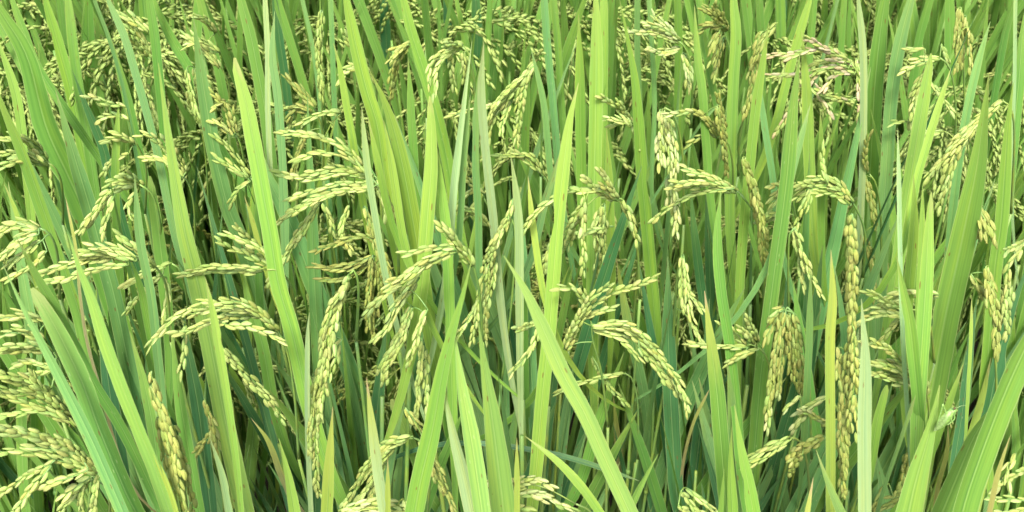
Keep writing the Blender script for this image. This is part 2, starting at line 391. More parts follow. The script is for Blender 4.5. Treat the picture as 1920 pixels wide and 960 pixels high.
# ------------------------------------------------------------------ what the photograph shows
# seed heads: (label, short phrase, height of the top in m, grain colour, rachis from the stalk up and over, branches (strands, path))
HEADS = [
 ('rice plant with the widest pale seed head, fanned out left of centre', 'the widest pale fanned seed head', .93, 'pale',
  '748,520 744,430 728,372 700,338', [(2, '700,332 640,322 580,330 520,322'), (1, '705,345 640,345 590,358 545,376'), (2, '700,352 640,358 587,377 547,400 517,420'),
  (2, '600,378 560,440 530,490 503,528'), (1, '604,380 617,405 627,436'), (1, '690,325 655,285 600,258 525,246'), (1, '690,330 650,295 595,285 552,300'),
  (2, '705,335 722,372 738,425'), (1, '712,345 735,390 748,432'), (1, '640,212 605,214 565,232'), (1, '655,385 640,430 655,470')]),
 ('rice plant with a long plaited pale seed head hanging straight down left of centre', 'the long plaited hanging head', .90, 'pale',
  '668,640 672,540 664,508 655,515', [(2, '655,520 622,590 602,670 594,760'), (2, '645,540 615,620 606,700 598,790'), (2, '600,690 590,780 588,860 597,930'), (1, '642,636 632,662 616,705'), (1, '640,545 628,600 622,650')]),
 ('rice plant whose pale seed head arches left and drips five strings of grain', 'the arching head with dripping strings', .90, 'pale',
  '905,640 900,560 888,500 868,466', [(1, '862,458 820,464 757,472'), (2, '855,470 800,490 760,518 725,530'), (1, '800,500 760,530 715,560 692,588'), (2, '785,520 750,565 725,610 702,636'),
  (2, '772,575 750,630 725,680 715,716'), (1, '802,580 786,622 770,662'), (1, '798,590 780,640 765,684'), (2, '886,500 850,450 822,424'), (1, '793,640 787,720 780,796'), (1, '800,655 800,730 806,792')]),
 ('rice plant with a small pale head hanging beside a thin blue blade at the centre', 'the small head beside the thin blue blade', .88, 'pale',
  '940,720 960,560 966,440 955,400', [(2, '952,408 922,470 906,520'), (1, '906,520 890,580 855,632'), (1, '915,500 910,560 905,642'), (1, '932,480 922,530 912,566'), (1, '898,560 890,610 884,645'), (1, '962,372 948,425 930,452')]),
 ('rice plant with a rounded arch of grain in the middle of the photo', 'the rounded arch of grain', .92, 'pale',
  '1200,560 1194,460 1172,388 1150,366', [(2, '1156,374 1120,352 1096,334'), (1, '1132,360 1080,359 1030,376 1000,408 983,432'), (2, '1166,376 1182,412 1194,456'), (2, '1098,386 1072,428 1056,468'),
  (1, '1096,368 1092,420 1095,470 1092,514'), (1, '1160,372 1140,345 1121,320'), (1, '1050,415 1030,470 1016,530')]),
 ('rice plant with a narrow pale head hanging plumb below the rounded arch', 'the narrow head under the arch', .84, 'pale',
  '1150,640 1152,480 1142,396 1132,382', [(3, '1131,386 1128,450 1126,520 1128,572'), (1, '1145,394 1152,420 1157,462'), (1, '1150,424 1120,432 1085,441'), (1, '1122,394 1116,425 1118,452')]),
 ('rice plant with a heavy pale head tumbling to the right below the photo centre', 'the heavy head tumbling right', .86, 'pale',
  '1140,800 1128,700 1112,640 1110,612', [(3, '1110,612 1160,615 1205,640 1242,682'), (2, '1225,660 1258,700 1280,740 1290,776'), (2, '1200,650 1235,690 1268,735'), (1, '1072,602 1110,590 1152,580'),
  (1, '1082,600 1120,566 1170,545 1230,525'), (2, '1060,656 1082,610 1110,562 1142,532'), (1, '1112,618 1150,630 1182,652 1200,672'), (2, '1108,600 1085,545 1046,542'), (1, '1110,612 1150,605 1190,612')]),
 ('rice plant with a stout cream seed head hanging in a thick tassel right of centre', 'the stout cream tassel', .92, 'cream',
  '1282,420 1280,290 1264,215 1246,202', [(3, '1241,206 1245,250 1256,310 1262,340'), (3, '1248,215 1262,280 1262,340'), (3, '1256,330 1262,385 1266,440'), (1, '1300,212 1275,212 1250,216'), (1, '1236,250 1234,285 1236,312')]),
 ('rice plant with three thin strings of grain pointing left from a green stem', 'the three strings pointing left', .88, 'pale',
  '1440,560 1424,420 1404,384 1388,364', [(1, '1385,360 1340,336 1280,318'), (2, '1380,360 1330,344 1255,347'), (1, '1376,354 1310,362 1260,386 1225,416'), (1, '1362,352 1330,330 1300,326')]),
 ('rice plant with a slim olive spike of grain pointing straight down, right of centre', 'the slim olive spike', .90, 'olive',
  '1428,660 1432,560 1434,520 1432,505', [(2, '1395,295 1410,340 1424,400 1431,460 1432,512'), (1, '1402,320 1418,372 1428,430')]),
 ('rice plant with a pink tinged seed head sprawling left at the upper right', 'the pink tinged head', .92, 'pink',
  '1622,330 1624,220 1614,150 1596,118', [(1, '1604,128 1560,96 1500,100 1440,106'), (1, '1596,118 1545,115 1500,140 1442,142'), (2, '1590,128 1540,130 1510,160 1480,202 1455,252'), (1, '1520,162 1545,190 1556,222'),
  (2, '1606,110 1614,170 1602,224'), (1, '1572,102 1540,86 1515,72'), (1, '1590,190 1552,182 1530,166'), (1, '1602,140 1570,138 1540,168'), (1, '1590,112 1530,92 1470,112')]),
 ('rice plant with a bushy olive head bent over beside the palest upright blade', 'the bushy bent olive head', .90, 'green',
  '1618,520 1622,440 1604,388 1580,360', [(3, '1597,384 1562,347 1520,346 1488,372'), (2, '1522,352 1502,400 1490,442'), (1, '1552,346 1542,310 1546,268'), (2, '1590,370 1560,358 1530,362'), (1, '1530,350 1500,345 1468,356')]),
 ('rice plant with a short braided string of grain slanting down to the right', 'the short braided string', .84, 'pale',
  '1480,640 1478,520 1480,440 1488,428', [(2, '1490,430 1505,480 1520,520 1538,556'), (1, '1498,440 1498,490 1512,540')]),
 ('rice plant with a tall upright yellow olive seed head pressed against a pale blade', 'the tall upright olive head', .97, 'gold',
  '1584,1040 1588,900 1594,700 1596,600', [(2, '1597,402 1600,500 1599,600 1596,660'), (1, '1592,440 1592,540 1594,640'), (2, '1596,640 1590,720 1584,800 1582,930'), (1, '1602,620 1600,720 1592,800'), (1, '1572,650 1576,760 1582,850'), (1, '1604,740 1608,790 1613,842'), (1, '1588,700 1576,800 1584,890')]),
 ('rice plant with a nodding two toned head, olive above and cream below', 'the nodding two toned head', .84, 'cream',
  '1522,860 1516,700 1496,600 1476,576', [(2, '1470,582 1456,650 1446,720 1438,806'), (3, '1482,588 1491,655 1495,742'), (1, '1462,580 1448,610 1440,640'), (1, '1474,590 1468,660 1456,740'), (2, '1470,578 1456,586 1450,604')]),
 ('rice plant with a few chalky cream grains just left of the tall olive head', 'the chalky cream grains', .78, 'cream',
  '1580,900 1576,800 1566,758 1550,746', [(2, '1552,745 1510,768 1482,806'), (1, '1548,792 1530,780 1502,768'), (1, '1500,742 1482,760 1475,770'), (1, '1552,760 1556,775 1540,790')]),
 ('rice plant with plump round olive grains at the lower right', 'the plump round olive grains', .76, 'olive',
  '1590,960 1580,870 1562,828 1545,820', [(2, '1547,820 1506,842 1478,868'), (1, '1505,850 1490,870 1487,890'), (1, '1530,824 1500,836 1480,858')]),
 ('rice plant with two thin olive strings slanting left over the dark gap', 'the two thin slanting strings', .76, 'green',
  '1520,940 1512,860 1498,826 1480,820', [(2, '1482,821 1442,845 1400,872'), (1, '1470,828 1440,838 1412,856')]),
 ('rice plant whose seed head lies level in four rows right of the palest blade', 'the level four rowed head', .82, 'pale',
  '1742,860 1742,770 1734,725 1718,708', [(2, '1720,714 1690,692 1645,682 1610,676'), (2, '1718,720 1680,704 1640,698 1612,694'), (1, '1735,742 1728,700 1714,655'), (1, '1700,690 1670,660 1636,644'), (1, '1720,725 1690,722 1655,712')]),
 ('rice plant with crossed pale strings behind the palest blade', 'the crossed pale strings', .83, 'pale',
  '1752,680 1744,610 1726,584 1700,580', [(2, '1706,592 1660,582 1616,592'), (2, '1760,556 1690,552 1642,582 1612,602'), (1, '1700,585 1650,560 1620,548'), (1, '1690,598 1650,640 1618,640')]),
 ('rice plant with an olive string hanging in an S beside the broad folded blade', 'the S shaped olive string', .80, 'olive',
  '1690,1020 1690,960 1688,940 1690,925', [(2, '1713,655 1723,720 1720,800'), (2, '1720,800 1704,870 1690,945'), (1, '1700,850 1690,900 1676,950')]),
 ('rice plant with a stiff rust flecked olive head near the right edge', 'the stiff rust flecked head', .88, 'olive',
  '1866,800 1868,720 1866,670 1862,640', [(2, '1850,500 1858,560 1866,620 1864,664'), (1, '1820,513 1834,532 1848,556'), (1, '1856,530 1868,580 1870,640')]),
 ('rice plant with two pale beaded strings hanging at the right edge', 'the two beaded strings at right', .88, 'pale',
  '1935,640 1936,520 1930,466 1916,454', [(1, '1918,456 1892,500 1883,560 1878,602'), (1, '1897,536 1892,590 1883,634'), (1, '1924,455 1905,462 1888,476')]),
 ('rice plant with a pale head sloping down left behind the broad folded blade', 'the pale head sloping down left', .93, 'pale',
  '1896,400 1902,260 1896,204 1878,188', [(2, '1880,188 1850,212 1800,256 1735,332'), (2, '1848,215 1805,262 1770,310'), (2, '1802,272 1772,340 1756,392'), (1, '1830,232 1790,292 1776,350'), (1, '1770,246 1740,250 1718,246')]),
 ('rice plant with a shaggy pale head flopping left near the upper right corner', 'the shaggy head at upper right', .92, 'pale',
  '1790,300 1792,200 1782,130 1762,108', [(2, '1762,110 1730,112 1690,128'), (3, '1748,122 1722,170 1700,232'), (2, '1740,140 1716,200 1712,262'), (1, '1745,152 1765,180 1786,212'), (1, '1765,82 1772,100 1777,122'), (1, '1735,92 1712,94 1700,92'), (1, '1700,228 1680,232 1672,236')]),
 ('rice plant with a large pale head fanning left in the bottom left corner', 'the large head in the bottom left corner', .86, 'pale',
  '196,1040 206,940 194,892 176,868', [(2, '186,884 130,838 70,816 -10,806'), (2, '180,890 110,856 50,842 -10,838'), (1, '102,864 60,886 -6,934'), (1, '96,874 60,916 28,966'), (1, '166,880 122,900 85,916'), (2, '172,898 132,930 112,968'), (1, '160,900 150,930 152,966'), (1, '186,890 176,930 170,966')]),
 ('rice plant with crowded green strings of grain at the lower left edge', 'the crowded strings at the left edge', .86, 'green',
  '166,960 172,870 160,812 142,790', [(2, '152,800 100,746 50,716 -8,698'), (2, '142,790 80,748 -8,722'), (1, '132,792 60,760 -8,736'), (1, '142,802 90,772 -8,776'), (1, '120,770 90,740 62,700'), (1, '110,690 70,700 38,708')]),
 ('rice plant with a stocky upright yellow head standing at the lower left', 'the stocky upright yellow head', .89, 'gold',
  '364,1060 356,1000 346,920 332,850', [(2, '284,722 302,768 322,830 338,890'), (2, '300,780 316,850 332,910 352,975'), (2, '312,790 336,850 350,920 358,975'), (1, '284,696 288,716 292,735')]),
 ('rice plant with an arched head spilling one bold pale string down to the right', 'the arch with one bold pale string', .86, 'pale',
  '560,860 552,740 536,650 510,605', [(2, '522,622 480,582 420,566 370,572'), (1, '372,570 320,602 278,652'), (2, '500,592 440,590 392,602'), (1, '400,606 460,612 530,638'), (2, '412,648 450,690 490,732 530,790'), (1, '350,610 344,660 334,700'), (1, '505,600 440,575 340,590'), (1, '430,585 360,620 330,630')]),
 ('rice plant with three short pale spikes aimed at the upper left, left of centre', 'the three short aimed spikes', .86, 'pale',
  '528,640 524,540 514,504 506,494', [(1, '503,480 463,453 422,436'), (2, '508,498 463,474 408,452'), (1, '482,458 460,440 443,426')]),
 ('rice plant with a single level string of grain across a green blade', 'the single level string', .84, 'green',
  '560,620 546,540 524,508 500,506', [(2, '492,506 420,503 334,516')]),
 ('rice plant with long pale strings sweeping left across two blades at the left', 'the long strings sweeping left', .90, 'pale',
  '320,640 312,540 290,498 268,484', [(2, '256,488 213,467 170,460'), (2, '220,480 160,486 110,500 77,514'), (1, '242,497 183,503 133,523 88,534'), (2, '290,502 260,470 223,440'), (1, '250,490 200,476 150,470')]),
 ('rice plant with a combed pale head curving down at the left, below a broad blade', 'the combed head at left', .90, 'pale',
  '300,500 300,420 286,366 262,346', [(2, '264,348 217,356 187,392 147,438'), (1, '215,365 203,397 192,440'), (2, '268,350 240,330 200,338'), (1, '255,360 240,385 250,410')]),
 ('rice plant with two beaded strings dropping left beside a thin bluish blade', 'the two dropping beaded strings', .84, 'pale',
  '360,660 350,560 338,508 322,494', [(1, '320,493 277,510 236,538'), (1, '306,513 262,552 234,588'), (1, '312,520 316,560 312,600')]),
 ('rice plant with a loose pale head lying flat at the left edge', 'the loose head at the left edge', .90, 'pale',
  '112,560 108,480 94,440 74,428', [(2, '76,430 33,420 -8,444'), (2, '72,436 40,450 -8,492'), (1, '80,450 50,470 10,500'), (1, '88,470 60,500 12,520')]),
 ('rice plant with a curled pale head in front of dark blades at top centre', 'the curled head at top centre', .92, 'pale',
  '1014,330 1016,220 1012,140 1000,116', [(2, '1003,117 983,150 973,200 966,270'), (1, '984,156 940,190 900,201 842,214'), (2, '990,140 950,176 925,215 915,262'), (1, '960,190 945,220 942,246'), (1, '1000,118 1010,100 1018,96')]),
 ('rice plant with a knotted pale head under the top edge, left of centre', 'the knotted head under the top edge', .92, 'pale',
  '888,260 890,160 880,104 866,88', [(3, '870,90 838,98 815,122 811,180'), (2, '866,92 850,84 832,86'), (2, '868,98 872,120 866,150'), (1, '850,100 846,140 852,170')]),
 ('rice plant with a tawny head drooping behind a yellow blade near the top', 'the tawny head near the top', .92, 'gold',
  '800,220 802,140 790,92 774,76', [(2, '772,78 745,95 728,112'), (2, '768,84 742,115 732,182'), (1, '776,74 768,40 756,16')]),
 ('rice plant with a dense olive brush of a head at the top, right of centre', 'the dense olive brush', .93, 'olive',
  '1356,260 1372,150 1368,90 1354,52', [(3, '1356,40 1340,24 1318,12'), (3, '1360,60 1350,36 1344,6'), (3, '1350,60 1338,90 1330,120'), (2, '1356,70 1346,110 1338,146'), (2, '1358,50 1330,46 1312,56')]),
 ('rice plant with a feathery pale head right of the brightest upright blade', 'the feathery head by the brightest blade', .90, 'pale',
  '1206,380 1206,290 1196,244 1184,226', [(2, '1184,232 1160,200 1128,176'), (2, '1180,236 1155,222 1130,218'), (1, '1182,240 1172,225 1145,236'), (1, '1186,236 1196,254 1198,276')]),
 ('rice plant with a mealy pale head at the top edge between two thin blue blades', 'the mealy head at the top edge', .93, 'cream',
  '1296,240 1298,150 1288,96 1272,76', [(3, '1274,80 1232,56 1178,56'), (2, '1268,78 1250,56 1222,28'), (2, '1276,90 1250,96 1215,92'), (2, '1280,100 1290,130 1294,168')]),
 ('rice plant with a dull olive head trailing down left of the dripping strings', 'the dull olive trailing head', .85, 'olive',
  '758,700 752,600 738,520 718,470', [(2, '682,388 700,445 722,500 736,560'), (1, '716,470 690,444 642,452'), (2, '700,480 694,560 698,640'), (1, '712,480 712,540 706,590'), (1, '662,444 625,458 590,474'), (2, '700,480 650,500 585,500'), (1, '700,490 660,520 600,528')]),
 ('rice plant with a spidery head of short arms over the dark gap right of centre', 'the spidery head', .80, 'pale',
  '1446,780 1444,700 1434,664 1418,650', [(1, '1422,656 1388,668 1363,682'), (1, '1402,651 1340,650 1288,645'), (1, '1398,648 1374,622 1355,604'), (1, '1422,642 1412,616 1398,596'), (1, '1412,646 1400,626 1384,614')]),
 ('rice plant with a thin zigzag string right of the heavy tumbling head', 'the thin zigzag string', .84, 'pale',
  '1262,640 1268,540 1274,490 1280,478', [(2, '1281,482 1285,560 1296,602'), (1, '1296,602 1306,625 1318,644'), (1, '1284,540 1300,560 1318,582')]),
 ('rice plant with a neat pale head curving down left at the bottom, left of centre', 'the neat curving head at the bottom', .78, 'pale',
  '800,980 806,880 792,832 772,820', [(2, '774,820 730,832 692,872 640,952'), (2, '745,830 712,862 690,900'), (1, '738,842 705,892 676,932'), (1, '715,880 700,915 698,955')]),
 ('rice plant with a yellow olive string sliding behind a bright blade at the bottom', 'the yellow string at the bottom', .76, 'gold',
  '862,1040 868,1000 864,975 852,965', [(2, '786,826 815,872 836,922 852,966'), (1, '800,838 808,880 826,920'), (1, '760,764 772,780 790,800')]),
 ('rice plant whose pale head just rises above the bottom edge right of centre', 'the head rising above the bottom edge', .76, 'cream',
  '1120,1060 1124,1000 1108,960 1080,945', [(2, '962,906 1000,902 1035,918'), (2, '955,925 1005,925 1050,944 1088,962'), (1, '950,950 985,955 1010,970'), (1, '905,915 935,900 962,905')]),
 ('rice plant with a low row of grain along the bottom edge left of centre', 'the low row of grain at the bottom edge', .76, 'cream',
  '800,1060 806,1000 796,968 776,958', [(2, '636,960 700,948 772,958'), (1, '640,970 690,966 740,966'), (1, '756,935 768,948 780,958')]),
 ('rice plant with two short fingers of grain at the bottom edge, right of centre', 'the two fingers of grain', .76, 'pale',
  '1370,1060 1372,1000 1360,972 1342,962', [(1, '1286,914 1312,938 1344,964'), (1, '1276,922 1296,944 1318,966'), (1, '1272,948 1288,958 1300,968')]),
 ('rice plant with one frail string slanting left of the long diagonal blade', 'the frail slanting string', .82, 'pale',
  '1030,760 1032,660 1026,606 1014,592', [(1, '1014,594 1003,640 980,672 956,700'), (1, '1012,600 990,612 968,620')]),
 ('rice plant with two frail strings crossing above the dark gap at lower centre', 'the two frail crossing strings', .74, 'green',
  '1196,860 1196,760 1186,712 1172,700', [(1, '1172,700 1104,714 1042,738'), (1, '1110,668 1132,712 1172,762')]),
 ('rice plant with a knobbly olive head low in the bottom right corner', 'the knobbly low olive head', .70, 'olive',
  '1720,1040 1722,970 1712,940 1700,930', [(2, '1702,932 1672,940 1648,954'), (1, '1666,906 1650,930 1638,958')]),
 ('rice plant with pale strings reaching in from the right edge at the bottom', 'the strings reaching in from the right', .80, 'pale',
  '1970,1040 1968,960 1950,900 1928,882', [(1, '1928,882 1890,894 1862,918'), (1, '1930,940 1890,934 1856,936'), (1, '1930,955 1900,962 1868,958'), (1, '1905,850 1890,880 1888,910')]),
 ('rice plant with a small brown olive head tucked behind the long pointed blade', 'the small brown olive head', .78, 'olive',
  '420,960 416,880 404,800 392,770', [(1, '384,750 394,790 404,852'), (1, '396,812 382,832 370,852'), (1, '390,770 402,800 408,830')]),
 ('rice plant with twin upright ears of grain at the upper left', 'the twin upright ears', .88, 'green',
  '392,400 386,300 378,240 372,200', [(1, '350,128 356,165 368,215'), (1, '364,126 370,165 378,215'), (2, '352,170 366,215 384,262')]),
 ('rice plant with a tall slim ear standing near the top, left of centre', 'the tall slim ear near the top', .94, 'green',
  '606,340 604,220 602,120 602,80', [(2, '603,20 601,70 600,130 604,185'), (1, '598,50 596,100 598,160')]),
 ('rice plant with flattened green strings at the left edge, above the loose head', 'the flattened strings at left', .92, 'green',
  '118,420 116,350 104,316 90,306', [(2, '88,302 50,264 5,255'), (1, '82,306 40,286 -8,290'), (2, '92,312 50,300 -6,318')]),
 ('rice plant with scattered short strings right of the broadest corner blade', 'the scattered short strings', .90, 'pale',
  '272,400 274,320 262,280 250,262', [(1, '236,202 200,190 165,183'), (1, '242,226 210,215 185,226'), (2, '252,270 225,255 192,262'), (1, '242,288 215,300 192,326')]),
 ('rice plant with a pale tousled head at the top left behind a pale strap blade', 'the tousled head at top left', .92, 'pale',
  '300,220 304,150 294,116 284,104', [(2, '286,112 265,72 225,30'), (2, '280,62 252,40 222,22'), (1, '276,108 256,85 240,66')]),
 ('rice plant with a fuzzy head at the top left, left of the split tipped blade', 'the fuzzy head at top left', .92, 'pale',
  '428,240 430,170 420,136 410,122', [(2, '412,128 385,92 348,62'), (1, '414,100 380,76 345,86'), (2, '405,62 382,36 358,30')]),
 ('rice plant with a mottled head tucked just left of the split tipped blade', 'the mottled head', .90, 'gold',
  '462,380 458,310 450,268 440,250', [(2, '441,250 426,202 395,172'), (2, '436,258 410,232 388,236'), (1, '441,204 420,190 398,200')]),
 ('rice plant with slim strings crossing the long dry thread at upper left', 'the slim crossing strings', .88, 'pale',
  '366,460 364,390 354,346 344,332', [(1, '346,330 300,266 262,255'), (2, '342,334 310,300 268,300'), (1, '350,322 330,282 308,258')]),
 ('rice plant with tan green strings just left of the split tipped blade, low down', 'the tan green strings', .86, 'green',
  '492,460 488,390 480,350 470,334', [(1, '470,330 440,290 402,255'), (2, '466,335 435,312 402,296'), (1, '470,340 450,352 430,382')]),
 ('rice plant with a yellowish feathery head above the widest seed head', 'the yellowish feathery head', .88, 'gold',
  '606,330 606,260 598,222 590,204', [(2, '591,202 562,170 535,146'), (2, '586,212 556,202 538,232'), (1, '575,250 556,290 548,330')]),
 ('rice plant with a few pale grains beside the long bright blade at top', 'the few grains at top left of centre', .92, 'pale',
  '704,240 706,170 698,134 690,118', [(1, '691,120 662,92 645,60'), (2, '682,130 656,126 636,150')]),
 ('rice plant with a sparse head between the two palest blades at upper centre', 'the sparse head between pale blades', .86, 'pale',
  '930,520 926,440 918,398 908,372', [(1, '902,346 872,370 855,402'), (1, '910,366 882,346 866,330'), (2, '918,430 895,402 868,390')]),
 ('rice plant with a hooked pale string under the curled head', 'the hooked pale string', .87, 'green',
  '1034,440 1032,370 1024,338 1012,322', [(2, '1014,324 986,300 958,286'), (1, '1018,332 998,296 930,292')]),
 ('rice plant with drooping olive strings right of the stout cream tassel', 'the drooping olive strings', .89, 'olive',
  '1374,380 1374,310 1366,270 1354,256', [(2, '1346,258 1320,217 1288,210'), (1, '1352,264 1330,250 1290,272'), (2, '1346,200 1356,262 1361,328'), (1, '1362,240 1352,200 1346,178')]),
 ('rice plant with a dark olive string hugging the leaning bright blade', 'the dark olive string', .95, 'olive',
  '1384,330 1386,270 1390,240 1394,222', [(2, '1431,60 1416,110 1406,160 1395,217'), (1, '1458,42 1432,75 1418,110')]),
 ('rice plant with stacked olive strings hanging right of the palest whitish blade', 'the stacked olive strings', .86, 'olive',
  '1652,520 1652,420 1644,350 1630,326', [(2, '1622,330 1633,372 1641,422'), (2, '1616,440 1632,482 1641,562'), (1, '1626,325 1622,290 1628,250')]),
 ('rice plant with a tall olive ear near the top right', 'the tall olive ear at top right', .94, 'olive',
  '1806,280 1808,180 1806,80 1804,30', [(2, '1800,14 1796,70 1793,132'), (1, '1815,50 1820,90 1822,132'), (1, '1812,30 1806,80 1800,120')]),
 ('rice plant with a plump dark olive clump right of the broad folded blade', 'the plump dark clump', .88, 'olive',
  '1864,560 1868,480 1858,420 1842,392', [(3, '1836,388 1848,420 1857,458'), (2, '1840,392 1838,415 1842,440')]),
 ('rice plant with a heap of pale strings at the left edge, lower half', 'the heap of pale strings', .86, 'pale',
  '118,790 120,720 112,680 100,660', [(2, '84,640 40,620 -8,632'), (2, '92,660 50,650 -6,660'), (1, '104,690 60,682 28,690'), (2, '88,604 40,590 -6,602')]),
 ('rice plant with a ragged head left of the bushy bent olive head', 'the ragged head', .86, 'green',
  '1500,520 1496,430 1486,384 1472,360', [(2, '1474,352 1452,370 1440,402'), (2, '1468,398 1442,408 1420,420'), (1, '1478,360 1462,345 1440,352')]),
]

